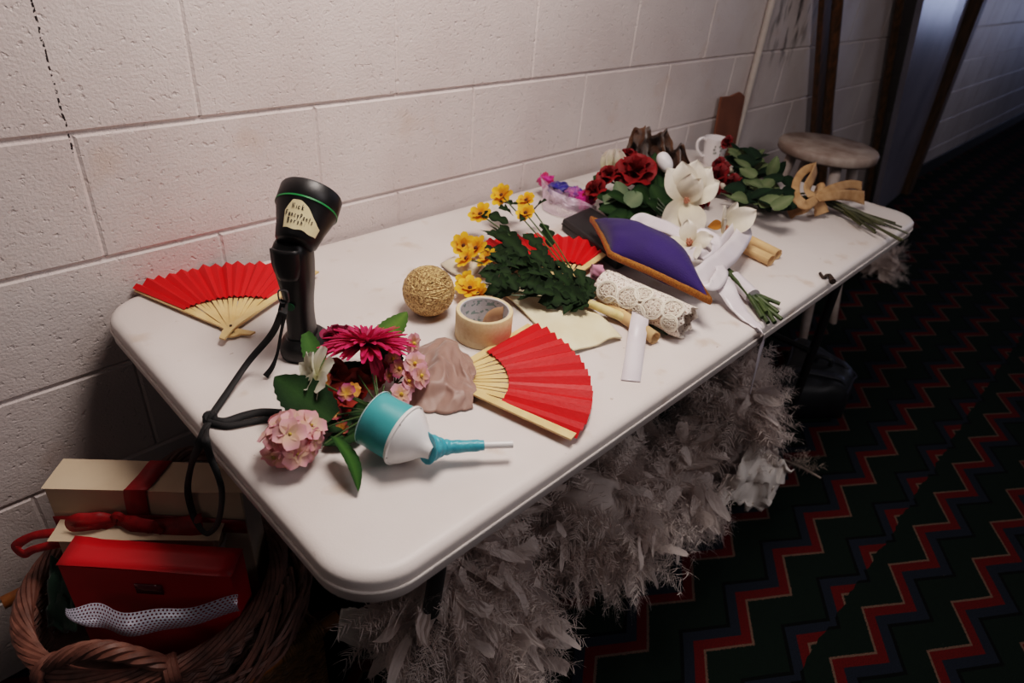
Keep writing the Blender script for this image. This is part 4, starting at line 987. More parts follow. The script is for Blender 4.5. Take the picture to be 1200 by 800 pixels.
def silk(px, py, z, s, col, col2, lab, seed):
    c = at(px, py, ZT+z); mb = MB(); rows = []
    for i in range(15):
        ph = PI*i/14
        rows.append([c+V((math.sin(ph)*math.cos(t)*s[0], math.sin(ph)*math.sin(t)*s[0], math.cos(ph)*s[1]))*(1+.45*fbm((math.sin(ph)*math.cos(t)*1.6+seed, math.sin(ph)*math.sin(t)*1.6, math.cos(ph)*1.6), 1.3)) for t in [2*PI*j/22 for j in range(22)]])
    mb.grid(rows, closev=True); setp(mb.build('silk_scarf', M('silk_%d' % seed, col, .5, col2, 60, sheen=.3)), lab, 'scarf', 'bright scarves in the plastic bag')
silk(640, 212, .042, (.020, .018), (196, 40, 130), (170, 24, 60), 'magenta silk scrap at the top left corner of the plastic bag', 1)
silk(656, 222, .036, (.030, .016), (34, 28, 128), (24, 20, 96), 'dark blue silk scrap in the middle of the plastic bag', 2)
silk(686, 234, .034, (.022, .022), (206, 30, 140), (188, 16, 110), 'bright pink silk scrap at the right end of the plastic bag', 3)
silk(674, 228, .038, (.024, .018), (52, 40, 130), (180, 90, 130), 'blue and pink striped silk scrap beside the bright pink one', 4)
silk(646, 218, .03, (.010, .009), (206, 34, 24), (160, 20, 30), 'small red silk scrap between the magenta and dark blue ones', 5)

# ------------------------------------------------------------------ mug
mc_ = at(833.5, 192); mg = thing('mug', 'white china mug with a small leaf sprig pattern near the wall', 'mug', (mc_.x, mc_.y, ZT))
CH = M('white_china', (228, 222, 222), .22, (222, 214, 214), 10, coat=.3)
mb = MB(); mb.lathe([(.001, .002), (.025, .0), (.027, .003), (.029, .010), (.034, .042), (.0385, .078), (.039, .082), (.037, .082), (.0355, .078), (.032, .042), (.027, .010), (.001, .008)], None, 40)
cup = mb.build('cup', CH, mg, local=True)
hd = -B_*.92-A_*.2; mb = MB(); mb.tube(cat([V((0, 0, .072))+hd*.036, V((0, 0, .080))+hd*.052, V((0, 0, .068))+hd*.066, V((0, 0, .045))+hd*.062, V((0, 0, .028))+hd*.046, V((0, 0, .024))+hd*.031], 6), .0048, 10)
mb.build('handle', CH, mg, local=True)
mb = MB()
for i in range(13):
    th = math.atan2(-A_.y, -A_.x)-.1+i*.11-.3; z = .052+.010*math.sin(i*1.9); r = .0372+(z-.045)*.12
    c = V((r*math.cos(th), r*math.sin(th), z)); e = V((-math.sin(th), math.cos(th), 0)); nrm = V((math.cos(th), math.sin(th), 0))
    leaf(mb, c, c+e*.007*math.cos(i*1.3)+Z_*.007*math.sin(i*1.7+.6), .004, nrm, fold=0, nu=5)
setp(mb.build('leaf_sprig', M('grey_green_print', (108, 116, 106), .4), mg, local=True), 'grey green leaf print')

# ------------------------------------------------------------------ long stemmed roses with tan bow
lg = thing('long_stem_roses', 'sheaf of long stemmed red roses with a tan bow at the far end', 'roses', at(930, 240))
for px, py, z, r in ((853, 167, .085, .015), (843, 193, .055, .016), (842, 208, .045, .026), (858, 217, .035, .022), (838, 222, .02, .018), (826, 236, .02, .016), (848, 200, .05, .018)):
    mb = MB(); rose(mb, frame(at(px, py, ZT+z), (-B_*.8+Z_*.5-A_*.25)), r, (64, 6, 10), (140, 14, 22), 13); mb.build('rose_head', PET, lg)
for px, py in ((857, 200), (848, 219)):
    mb = MB(); F = frame(at(px, py, ZT+.04), -B_*.6+Z_*.6); mb.lathe([(.001, -.008), (.007, -.002), (.006, .008), (.001, .014)], F, 12); mb.build('white_bud', M('pale_bud', (190, 176, 160), .6), lg)
LQ0, LQ1 = cl((104, 114, 84)), cl((80, 94, 64)); LD0, LD1 = cl((26, 46, 30)), cl((18, 34, 22))
for i in range(100):
    px = 868+R_.random()*52; py = 196+(px-858)*.32+R_.uniform(-20, 36); z = R_.uniform(.012, .075)
    if py > 258: py = 250
    if py < 192+max(0, (px-895)*.5): z = .07
    g = R_.random() < .55 and px < 905
    d = (B_*R_.uniform(-1, 1)+A_*R_.uniform(-.4, .8)+Z_*R_.uniform(-.3, .5)).normalized()
    c = at(px, py, ZT+z); tip = c+d*.055
    if tip.z < ZT+.006: tip.z = ZT+.006
    if tip.x > 1.79 and tip.y > -.1: continue
    if tip.dot(B_) > at(930, 225, ZT+.03).dot(B_): continue
    mb = MB(); leaf(mb, c, tip, .036, (-FW*.6+Z_*.6+V((R_.gauss(0, .3), R_.gauss(0, .3), R_.gauss(0, .2)))), serr=.06, nu=12, c0=LQ0 if g else LD0, c1=LQ1 if g else LD1, shape=ov, bend=R_.uniform(-.05, .1))
    mb.build('leaf', LEAFM, lg)
kb = at(958, 232, ZT+.03)
for i in range(17):
    px, py = R_.uniform(838, 866), R_.uniform(190, 228); ez = R_.uniform(0, 1)
    a0_, b0_ = (1030, 255), (1063, 288)
    end = (1000+R_.uniform(0, 64), 0); fx = R_.random(); ex = 1008+52*fx if i % 3 == 0 else 1040+R_.uniform(-18, 24); ey = 252+(ex-1008)*.30+R_.uniform(-4, 16)
    e = at(ex, ey, ZT+.010+.012*ez)
    mb = MB(); stem(mb, [at(px, py, ZT+.035), at(910, 235+R_.uniform(-5, 6), ZT+.028), kb+V((R_.gauss(0, .008), R_.gauss(0, .008), R_.gauss(0, .006))), e], .0028, 6)
    mb.build('stem', M('olive_stem', (56, 58, 26), .5, (40, 42, 18), 40), lg)
TAN = M('tan_wired_ribbon', (172, 134, 96), .65, (150, 112, 74), 40, bump=.3, bscale=200)
def tan(pts, w, face):
    mb = MB(); ribbon(mb, [at(x, y, ZT+z) for x, y, z in pts], w, face=face, n=8, nv=5); mb.build('bow_loop', TAN, lg, solid=.0012)
tan([(958, 232, .055), (944, 240, .050), (933, 230, .062), (934, 212, .082), (944, 199, .098), (957, 196, .10)], [.020, .026, .022, .020, .022, .026], [C_, C_-B_*.9, C_+Z_*.8, C_+B_*.6])
tan([(957, 196, .10), (952, 208, .085), (946, 220, .068), (952, 230, .056)], [.034, .030, .026, .024], [C_+B_*1.2, C_+B_*.5, C_])
tan([(958, 231, .055), (975, 222, .064), (995, 216, .062), (1010, 218, .052)], [.018, .028, .024, .026], [C_+Z_*.9, C_+Z_*.2, C_+B_*.5])
tan([(958, 233, .055), (978, 229, .056), (998, 229, .046), (1013, 232, .034)], [.018, .026, .030, .038], [C_+Z_*.6, C_-Z_*.2, C_])
tan([(954, 234, .05), (942, 243, .036), (930, 246, .022), (923, 249, .012)], [.020, .030, .036, .040], [C_+Z_*.3, C_])
tan([(958, 236, .046), (961, 243, .030), (963, 251, .014)], [.026, .036, .040], [C_, C_])
mb = MB(); mb.tube([kb+Z_*.012+(B_*.006*math.cos(t))+(A_*.022*math.cos(t)+Z_*.020*math.sin(t)) for t in [2*PI*q/14 for q in range(14)]], .011, 8, closed=True); mb.build('bow_knot', TAN, lg)

# twig and crumbs near the front edge
mb = MB(); stem(mb, [at(961, 320, ZT+.004), at(965, 325, ZT+.004), at(970, 322, ZT+.006), at(975, 326, ZT+.005), at(975, 330, ZT+.003)], [.0035]*26 and .0035, 6)
mb.tube([at(972, 322, ZT+.006), at(976, 330, ZT+.003)], [.004, .007], 7)
setp(mb.build('twig', M('dark_bark', (46, 32, 24), .8)), 'small dark curled twig at the front edge of the table', 'twig')
# ------------------------------------------------------------------ feathers under the table
FE = M('white_feather', (228, 216, 210), .85, (212, 198, 192), 30, trans=.4)
def feather(mb, p, d, n, L, W, rr, barbs=24):
    """curved quill with loose curling downy barbs"""
    s = d.cross(n).normalized(); k = rr.uniform(-.9, .9); pts = []
    for i in range(6):
        t = i/5; pts.append(p+d*L*t+n*L*.35*math.sin(t*1.4)*t+s*k*L*.3*t*t-Z_*.15*L*t*t)
    b0 = len(mb.v); vs = []; fs = []
    for sd in (-1, 1):
        for b in range(barbs):
            t = .04+.96*(b+rr.random())/barbs; x = t*4.999; i = min(int(x), 4); c = pts[i].lerp(pts[i+1], x-i); tt = pts[i+1]-pts[i]; tt = tt/(tt.length+1e-9)
            l = W*(1.15-.55*t)*rr.uniform(.5, 1.3)
            o = s*(sd*rr.uniform(.5, 1))+tt*rr.uniform(.2, .9)+n*rr.uniform(-.5, .6); o.normalize()
            cu = n*(rr.uniform(-.7, .7)*l)+tt*(rr.uniform(-.2, .5)*l)-Z_*(.25*l)
            e = tt*rr.uniform(.0005, .0010)
            q1 = c+o*(l*.45)+cu*.15; q2 = c+o*(l*.8)+cu*.5; q3 = c+o*l+cu
            k0 = len(vs); vs += [c-e, c+e, q1-e, q1+e, q2-e*.8, q2+e*.8, q3]
            fs += [(k0, k0+1, k0+3, k0+2), (k0+2, k0+3, k0+5, k0+4), (k0+4, k0+5, k0+6)]
    mb.add(vs, fs)
def boa(label, path, radii, n, seed, L=.085, W=.030):
    rr = random.Random(seed); c = cat(path, 8); k = len(c)
    g = sum((p for p in path), V((0, 0, 0)))/len(path)
    root = thing('feather_boa', label, 'feathers', (g.x, g.y, 0), 0, 'white feather heaps under the table')
    mb = MB(); rows = []
    for i in range(k):
        t = i/(k-1); r = lerpl(radii, t)*.72; tg = (c[min(i+1, k-1)]-c[max(i-1, 0)]).normalized(); u = tg.cross(Z_).normalized(); w = u.cross(tg)
        rows.append([c[i]+(u*math.cos(q)+w*math.sin(q))*r*(1+.25*fbm((i*.4, math.cos(q)*2, math.sin(q)*2+seed), 1)) for q in [2*PI*j/20 for j in range(20)]])
    mb.grid(rows, closev=True); mb.build('padding', FE, root)
    mb = MB()
    for _ in range(n):
        t = rr.random(); i = int(t*(k-1)); p = c[i]; r = lerpl(radii, t)
        tg = (c[min(i+1, k-1)]-c[max(i-1, 0)]).normalized(); u = tg.cross(Z_).normalized(); w = u.cross(tg)
        q = rr.random()*2*PI; nrm = (u*math.cos(q)+w*math.sin(q)+tg*rr.gauss(0, .2)).normalized()
        st = p+nrm*r*rr.uniform(.55, .95)
        d = (nrm*rr.uniform(.1, .9)+tg*rr.gauss(0, .8)+u*rr.gauss(0, .6)+w*rr.gauss(0, .5)-Z_*.25).normalized()
        if st.z < .02 or min((st-V(q_)).length for q_ in ((1.17, -.80, .10), (1.10, -.82, .17), (1.03, -.83, .25), (.97, -.84, .30))) < .135: continue
        if st.z > .64: st.z = .64
        feather(mb, st, d, nrm, L*rr.uniform(.6, 1.2), W, rr)
        if _ % 3 == 0:          # broader curled vane
            sdv = d.cross(nrm).normalized(); Ln = L*rr.uniform(.45, .8); Wn = rr.uniform(.008, .015); cu = rr.uniform(.4, 1.6); rws = []
            st2 = st+nrm*r*.25
            for i2 in range(8):
                t2 = i2/7; pc = st2+d*(Ln*t2)+nrm*(.03*math.sin(cu*2*t2)*t2)-Z_*(Ln*.35*t2*t2)+sdv*(Ln*.25*math.sin(t2*cu*2))
                wv = Wn*math.sin(PI*min(1, .12+.84*t2))**.7
                rws.append([pc+sdv*wv*q2+nrm*(.3*wv*q2*q2+.0015*math.sin(i2*2+q2*5)) for q2 in (-1, -.5, 0, .5, 1)])
            mb.grid(rws)
    for x in mb.v:
        if x.z < .004: x.z = .004+.002*rr.random()
        if x.z > .69 and x.y > YF-.02: x.z = .69
    mb.build('feathers', FE, root, smooth=False)
    return root
yq = lambda px, py, y: aty(px, py, y)
boa('heap of fluffy white feathers under the near front corner of the table', [yq(500, 665, -.60), yq(535, 690, -.64), yq(560, 720, -.66), yq(575, 752, -.66), yq(570, 775, -.64)], [.08, .10, .10, .08, .045], 760, 11)
boa('heap of fluffy white feathers under the middle of the table front', [yq(640, 610, -.58), yq(690, 590, -.66), yq(715, 605, -.68), yq(728, 620, -.68)], [.075, .09, .09, .05], 640, 12)
boa('white feather trail rising under the middle front edge toward the far heap', [yq(745, 560, -.60), yq(785, 560, -.68), yq(805, 560, -.69), yq(815, 572, -.67)], [.065, .085, .085, .05], 600, 14)
boa('tall fall of white feathers under the table front below the hanging ribbon', [yq(868, 442, -.66), yq(858, 475, -.70), yq(850, 505, -.70), yq(850, 528, -.69), yq(856, 540, -.68)], [.035, .06, .07, .075, .055], 700, 13)
# white cloths peeking out below the feathers
WCL = M('white_crepe', (250, 242, 234), .8, (240, 230, 222), 12, bump=.25, bscale=160, trans=.1)
def crumple(label, P, amp, seed, nu=22, nv=22):
    mb = MB(); p00, p10, p11, p01 = P
    rows = []
    for i in range(nu+1):
        u = i/nu; r = []
        for j in range(nv+1):
            v = j/nv; p = (p00*(1-u)+p10*u)*(1-v)+(p01*(1-u)+p11*u)*v
            f = fbm((u*2.6+seed, v*2.6, seed), 1, 3)
            r.append(p+Z_*(amp*(.7*abs(f)+.5*abs(math.sin(u*6+3*f+seed))*.6))+A_*amp*.5*fbm((u*3, v*3, seed+5), 1))
        rows.append(r)
    mb.grid(rows)
    for x in mb.v:
        if x.z < .004: x.z = .004
    return setp(mb.build('white_cloth', WCL, solid=.002), label, 'cloth', 'white cloths on the carpet')
crumple('crumpled white cloth at the far end of the feathers on the carpet', [at(836, 588, .14), at(890, 609, .04), at(927, 558, .15), at(880, 526, .30)], .07, 2)
crumple('white cloth flap hanging from the nearest feather heap', [yq(600, 690, -.66), yq(636, 770, -.68), yq(640, 690, -.66), yq(620, 650, -.62)], .02, 3)
crumple('white cloth fold between the nearest and middle feather heaps', [yq(630, 660, -.62), yq(650, 692, -.66), yq(678, 668, -.66), yq(660, 630, -.62)], .03, 7)
crumple('white cloth under the near table leg', [yq(400, 715, -.48), yq(395, 752, -.48), yq(470, 775, -.52), yq(470, 715, -.52)], .02, 9)
# loose single feather on the carpet, fluffy stick
rr = random.Random(4)
mb = MB(); feather(mb, at(844, 572, .03), (at(850, 604, .004)-at(844, 572, .03)).normalized(), (-FW), .075, .012, rr, 16); setp(mb.build('loose_feather', M('bright_feather', (226, 224, 236), .8, trans=.2), smooth=False), 'single narrow white feather on the carpet beside the far cloth', 'feather')
mb = MB(); a, b = at(918, 538, .012), at(962, 560, .006); mb.tube([a, a.lerp(b, .5)+Z_*.004, b], [.003, .004, .003], 7)
for i in range(16): feather(mb, a.lerp(b, .15+.5*rr.random())+Z_*.006, V((rr.gauss(0, 1), rr.gauss(0, 1), .5)).normalized(), Z_, .05, .02, rr, 8)
for x in mb.v: x.z = max(x.z, .003)
setp(mb.build('feather_stick', M('pale_quill', (176, 160, 148), .8), smooth=False), 'thin quill with wisps of feather lying on the carpet', 'feather')
boa('small white feather heap on the carpet beyond the far end of the table', [at(1012, 310, .05), at(1030, 306, .06), at(1046, 310, .05)], [.06, .085, .06], 160, 21, L=.08)

# ------------------------------------------------------------------ black soft case on the floor
bgo = thing('black_bag', 'black soft sided bag lying on the carpet under the far end of the table', 'bag', (1.86, -.60, 0))
BF = Matrix.Identity(4)
q0, q1, q2, q3 = at(900, 480, .0), at(988, 486, .0), at(994, 455, .0), at(925, 405, .0)
mb = MB(); P4 = [at(893, 492, 0), at(985, 490, 0), at(996, 462, 0), at(925, 412, 0)]
nn = 10; rows = []
hts = [.11, .10, .10, .14]
def bl(u, v): return (P4[0]*(1-u)+P4[1]*u)*(1-v)+(P4[3]*(1-u)+P4[2]*u)*v
def hh(u, v): return .125*(max(0, 1-abs(2*u-1)**6)*max(0, 1-abs(2*v-1)**6))**.35+.008*fbm((u*3, v*3, 1), 1)
rows = [[bl(i/20, j/20)+Z_*(.002+max(0, hh(i/20, j/20))) for j in range(21)] for i in range(21)]
mb.grid(rows); mb.build('body', M('black_nylon', (20, 20, 25), .5, (26, 26, 32), 40, bump=.3, bscale=300), bgo, solid=.003)
for v0 in (.30, .68):
    mb = MB(); ribbon(mb, [bl(u, v0)+Z_*(max(0, hh(u, v0))+.008) for u in (.03, .2, .4, .6, .8, .97)], .035, side=(P4[3]-P4[0]), n=5); mb.build('strap', M('grey_webbing', (44, 44, 54), .55, bump=.3, bscale=500), bgo, solid=.002)
mb = MB(); mb.tube(cat([bl(u, v)+Z_*(max(0, hh(u, v))+.004) for u, v in ((.06, .1), (.06, .5), (.06, .9), (.5, .95), (.94, .9), (.95, .5), (.94, .1))], 6), .004, 6); mb.build('piping', M('grey_piping', (58, 58, 72), .4), bgo)
mb = MB(); mb.tube(cat([bl(.4, .5)+Z_*.13, bl(.42, .5)+Z_*.155, bl(.58, .5)+Z_*.155, bl(.6, .5)+Z_*.13], 6), .008, 8); mb.build('handle', M('black_nylon'), bgo)

# ------------------------------------------------------------------ baskets by the near end of the table
WK = M('brown_wicker', (122, 80, 66), .55, (84, 52, 42), 40, bump=.3, bscale=200)
BC = V((-.098, -.285, 0)); RZ = .385; RR = .187; BZ = .252
wk = thing('wicker_basket', 'round wicker basket with a twisted rim full of wrapped boxes', 'basket', (BC.x, BC.y, BZ))
def ringpt(a, r, z): return V((BC.x+r*math.cos(a), BC.y+r*math.sin(a), z))
R3 = random.Random(9)
mb = MB(); ns = 9
for s in range(ns):
    pts = []
    for q in range(140):
        a = 2*PI*q/140; tw = a*5+2*PI*s/ns; pts.append(ringpt(a, RR+.0105*math.cos(tw), RZ+.0095*math.sin(tw)+.004*math.sin(2*a)))
    mb.tube(pts, .0046, 6, closed=True)
mb.build('twisted_rim', WK, wk)
mb = MB()
for k in range(13):
    z = BZ+.008+k*.0098; r = .186+(RR+.003-.186)*((z-BZ)/(RZ-BZ))**.8
    for par in (0, 1):
        mb.tube([ringpt(2*PI*q/96, r+.006*math.sin(24*2*PI*q/96+PI*(k+par)), z+.003*math.sin(5*2*PI*q/96+k)+par*.003) for q in range(96)], .0046, 5, closed=True)
mb.build('woven_side', WK, wk)
mb = MB()
for k in range(24):
    a = 2*PI*k/24; mb.tube([ringpt(a, .184, BZ+.004), ringpt(a, .187, BZ+.06), ringpt(a, RR, RZ)], .004, 6)
mb.build('stakes', WK, wk)
mb = MB()   # loose diagonal canes outside on the table side
for k in range(46):
    a0_ = -1.3+2.5*R3.random(); a1_ = a0_-.9-.5*R3.random(); z0 = R3.uniform(.30, .385); z1 = R3.uniform(.26, .34)
    mb.tube(cat([ringpt(a0_+(a1_-a0_)*t, RR+.012+.030*math.sin(PI*t*.8)*R3.uniform(.6, 1)+.008*R3.random(), z0+(z1-z0)*t+.01*math.sin(t*7+k)) for t in (0, .2, .4, .6, .8, 1)], 4), .0040, 5)
mb.build('loose_canes', WK, wk)
mb = MB(); mb.lathe([(.185, 0), (.185, .006)], Matrix.Translation((BC.x, BC.y, BZ)), 48); mb.build('base', WK, wk)
def braid_handle(ac, half, rise, out):
    mb = MB(); n = 60
    for s in range(5):
        pts = []
        for q in range(n):
            t = q/(n-1); a = ac-half+2*half*t; h = math.sin(PI*t)**.75*rise; tw = t*11+2*PI*s/5
            pts.append(ringpt(a, RR+out*math.sin(PI*t)+.0085*math.cos(tw), RZ+.004+h+.0085*math.sin(tw)))
        mb.tube(pts, .0055, 6)
    for e in (-1, 1):
        a = ac+e*half
        for w_ in range(3): mb.tube([ringpt(a+.03*(w_-1), RR+.019*math.cos(t), RZ+.018*math.sin(t)) for t in [2*PI*q/16 for q in range(16)]], .005, 6, closed=True)
    mb.build('braided_handle', WK, wk)
af = math.atan2(-A_.y, -A_.x)+.10
braid_handle(af, .46, .055, -.012); braid_handle(af+PI, .46, .075, .012)

# boxes
KP = M('cream_wrapping', (206, 184, 158), .7, (194, 170, 144), 8, bump=.25, bscale=40)
RB = M('red_gift_ribbon', (176, 26, 28), .45, (156, 18, 22), 60, trans=.25)
RB2 = M('sheer_red_ribbon', (186, 24, 28), .5, (156, 14, 20), 90, trans=.3, alpha=.72)
def box_from(front_l, front_r, depth, zt, zb, dirn=None):
    """box with its top front edge from front_l to front_r"""
    d = (front_r-front_l); d.z = 0; L = d.length; d.normalize(); nrm = V((-d.y, d.x, 0))
    mm = Matrix.Identity(4)
    for i in range(3): mm[i][0] = d[i]; mm[i][1] = nrm[i]; mm[i][2] = Z_[i]
    mm[0][3], mm[1][3], mm[2][3] = front_l.x, front_l.y, 0
    return mm, L
def soft_box(mb, mm, L, D, zb, zt, jit=.002, seed=0, taper=0):
    rows = []
    for k, (z, s) in enumerate(((zb, 0), (zb+.3*(zt-zb), 0), (zb+.7*(zt-zb), 0), (zt, 0))):
        P = []
        for u, v in ((0, 0), (.25, 0), (.5, 0), (.75, 0), (1, 0), (1, .5), (1, 1), (.75, 1), (.5, 1), (.25, 1), (0, 1), (0, .5)):
            P.append(mm @ V((L*u+jit*noise.noise(V((u*9, v*7, z*30+seed))), D*v+jit*noise.noise(V((u*7+4, v*9, z*30+seed))), z)))
        rows.append(P)
    b = len(mb.v); mb.grid(rows, closev=True); mb.f += [tuple(b+i for i in range(12))[::-1], tuple(b+36+i for i in range(12))]
# tall cream box at the back
zt1 = .545; f1, g1 = at(50, 571, zt1), at(282, 577, zt1); mm, L1 = box_from(f1, g1, 0, 0, 0); D1 = .062
b1 = thing('gift_box', 'tall cream gift box with red ribbon and bow at the back of the basket', 'gift box', mm @ V((L1/2, D1/2, BZ+.012)), 0, 'wrapped boxes in the basket')
mb = MB(); soft_box(mb, mm, L1, D1, BZ+.012, zt1, .004, 1); mb.build('wrapped_box', KP, b1, smooth=False, bevel=.002)
rx = L1*.46; rw = .034
mb = MB(); e = .0022
ribbon(mb, [mm @ V(p) for p in ((rx-.008, -e-.001, zt1-.16), (rx-.004, -e-.001, zt1-.05), (rx, -e, zt1-.004), (rx+.004, e, zt1+e), (rx+.010, D1*.5, zt1+e), (rx+.014, D1-e, zt1+e), (rx+.014, D1+e, zt1-.01), (rx+.014, D1+e, zt1-.1))], rw, side=mm.to_3x3() @ V((1, 0, 0)), n=4)
mb.build('ribbon_band', RB, b1, solid=.0006)
mb = MB(); zr = zt1-.062
ribbon(mb, [mm @ V(p) for p in ((0, -.004, zr-.012), (L1*.3, -.004, zr-.006), (L1*.6, -.004, zr-.004), (L1, -.004, zr-.012))], .03, side=Z_, n=5); mb.build('ribbon_band', RB, b1, solid=.0006)
mb = MB(); kx = rx-.03; kz = zt1-.050
P = lambda x, y, z: mm @ V((kx+x, -.008-y, kz+z))
NF = -FW
ribbon(mb, [P(0, .004, 0), P(-.025, .016, .012), P(-.055, .022, .010), P(-.062, .020, -.004), P(-.035, .014, -.010), P(0, .004, -.004)], [.008, .018, .022, .018, .014, .008], face=[NF+Z_*.5, NF, NF-Z_*.3, NF], n=8, wave=.001)
ribbon(mb, [P(0, .004, 0), P(.025, .016, .006), P(.055, .022, .002), P(.062, .020, -.010), P(.035, .014, -.014), P(0, .004, -.006)], [.008, .018, .022, .018, .014, .008], face=[NF+Z_*.5, NF, NF-Z_*.3, NF], n=8, wave=.001)
ribbon(mb, [P(0, .006, 0), P(-.05, .014, -.020), P(-.10, .018, -.022), P(-.128, .022, -.026), P(-.152, .028, -.042), P(-.140, .034, -.052), P(-.12, .034, -.040), P(-.07, .028, -.028)], [.014, .020, .014, .012, .016, .014, .012, .014], face=[NF, NF+Z_*.4, NF, NF-Z_*.4, NF, NF], n=8)
ribbon(mb, [P(0, .006, 0), P(.04, .014, -.010), P(.09, .014, -.006), P(.13, .012, .000)], [.014, .026, .030, .034], face=[NF, NF+Z_*.4, NF], n=6)
mb.tube([P(.006*math.cos(t), .006, .008*math.sin(t)) for t in [2*PI*q/10 for q in range(10)]], .006, 6, closed=True)
mb.build('bow', RB2, b1, solid=.0005)
# second cream box
zt2 = .480; f2, g2 = at(62, 630, zt2), at(252, 630, zt2); mm, L2 = box_from(f2, g2, 0, 0, 0); D2 = .034
b2 = thing('gift_box', 'lower cream wrapped gift box between the red box and the ribboned one', 'gift box', mm @ V((L2/2, D2/2, BZ+.012)), 0, 'wrapped boxes in the basket')
mb = MB(); soft_box(mb, mm, L2, D2, BZ+.012, zt2, .004, 5); wp = mb.build('wrapped_box', KP, b2, smooth=False, bevel=.006)
mb = MB(); ribbon(mb, [mm @ V(p) for p in ((L2+.002, .0, zt2-.03), (L2+.003, .02, zt2-.035), (L2+.002, .05, zt2-.03))], .012, side=Z_, n=4); mb.build('tape', M('clear_tape', (196, 190, 186), .2), b2)
# red carton in front
zt3 = .488; f3, g3 = at(66, 661, zt3), at(276, 675, zt3); mm3, L3 = box_from(f3, g3, 0, 0, 0); L3 *= .97; D3 = .050
b3 = thing('gift_box', 'plain red carton standing at the front of the basket', 'gift box', mm3 @ V((L3/2, D3/2, BZ+.012)), 0, 'wrapped boxes in the basket')
RC = M('red_card', (196, 20, 28), .38, (182, 14, 22), 8, bump=.04, bscale=200, spec=.5)
mb = MB(); soft_box(mb, mm3, L3, D3, BZ+.012, zt3-.0015, .0012, 8); mb.build('carton', RC, b3, smooth=False, bevel=.001)
mb = MB(); rows = []
for i in range(13):
    u = i/12; rows.append([mm3 @ V((L3*u, D3*v-.0008, zt3+.0015*math.sin(u*5)*(1-v)+.004*v*(u < .1))) for v in (-.012, .33, .66, 1)])
mb.grid(rows); mb.build('top_flap', RC, b3, solid=.0012)
mb = MB(); mb.grid([[mm3 @ V((L3*(.42+.16*i/4), -.0022, zt3-.030-.022*j/2)) for j in range(3)] for i in range(5)]); mb.build('tape_patch', M('clear_tape_gloss', (120, 40, 46), .12, coat=.6), b3, solid=.0004)
# silver mesh ribbon
def meshmat():
    mt = bpy.data.materials.new('silver_mesh'); mt.use_nodes = True; nt = mt.node_tree; N = nt.nodes; L = nt.links
    bs = N['Principled BSDF']; bs.inputs['Base Color'].default_value = lin((190, 186, 202)); bs.inputs['Metallic'].default_value = .35; bs.inputs['Roughness'].default_value = .28
    tc = N.new('ShaderNodeTexCoord'); sp = N.new('ShaderNodeSeparateXYZ'); L.new(tc.outputs['UV'], sp.inputs[0])
    at_ = N.new('ShaderNodeAttribute'); at_.attribute_name = 'Col'; sc_ = N.new('ShaderNodeSeparateColor'); L.new(at_.outputs['Color'], sc_.inputs[0])
    u = math_node(nt, 'MULTIPLY', sc_.outputs[0], 46); v = math_node(nt, 'MULTIPLY', sc_.outputs[1], 9)
    row = math_node(nt, 'FLOOR', v); uu = math_node(nt, 'ADD', u, math_node(nt, 'MULTIPLY', row, .5))
    fx = math_node(nt, 'SUBTRACT', math_node(nt, 'FRACT', uu), .5); fy = math_node(nt, 'SUBTRACT', math_node(nt, 'FRACT', v), .5)
    d = math_node(nt, 'SQRT', math_node(nt, 'ADD', math_node(nt, 'MULTIPLY', fx, fx), math_node(nt, 'MULTIPLY', fy, fy)))
    hole = math_node(nt, 'LESS_THAN', d, .27)
    tr = N.new('ShaderNodeBsdfTransparent'); ms = N.new('ShaderNodeMixShader'); L.new(hole, ms.inputs[0]); L.new(bs.outputs[0], ms.inputs[1]); L.new(tr.outputs[0], ms.inputs[2]); L.new(ms.outputs[0], N['Material Output'].inputs['Surface'])
    return mt
zm = .452
ta = [at(77, 712, zm), at(105, 708, zm+.002), at(140, 714, zm+.004), at(180, 716, zm+.006), at(230, 708, zm+.004), at(278, 698, zm+.006)]
tb = [at(84, 722, zm-.012), at(110, 736, zm-.018), at(145, 742, zm-.022), at(185, 742, zm-.022), at(235, 728, zm-.020), at(281, 718, zm-.016)]
a_, b_ = cat(ta, 8), cat(tb, 8); rows = []; cols = []
for i in range(61):
    p, q = lerpl(a_, i/60), lerpl(b_, i/60); rows.append([p.lerp(q, j/8)-A_*.006*math.sin(PI*j/8)-A_*.004*math.sin(i*.3) for j in range(9)]); cols.append([(i/60, j/8, 0, 1) for j in range(9)])
mb = MB(); mb.grid(rows, cols); setp(mb.build('silver_mesh_ribbon', meshmat(), smooth=True), 'strip of silver mesh ribbon with round holes draped before the red box', 'ribbon')
# green cloth in the left of the basket
mb = MB(); rows = []
GP = [at(60, 655, .42), at(85, 655, .43), at(90, 740, .36), at(55, 735, .35)]
for i in range(15):
    u = i/14; rows.append([(GP[0]*(1-u)+GP[1]*u)*(1-j/14)+(GP[3]*(1-u)+GP[2]*u)*(j/14)+Z_*.016*fbm((u*3, j*.25, 0), 1) for j in range(15)])
mb.grid(rows); setp(mb.build('green_cloth', M('dark_green_velvet', (16, 52, 34), .8, sheen=.3), solid=.003), 'dark green cloth tucked beside the boxes in the basket', 'cloth')
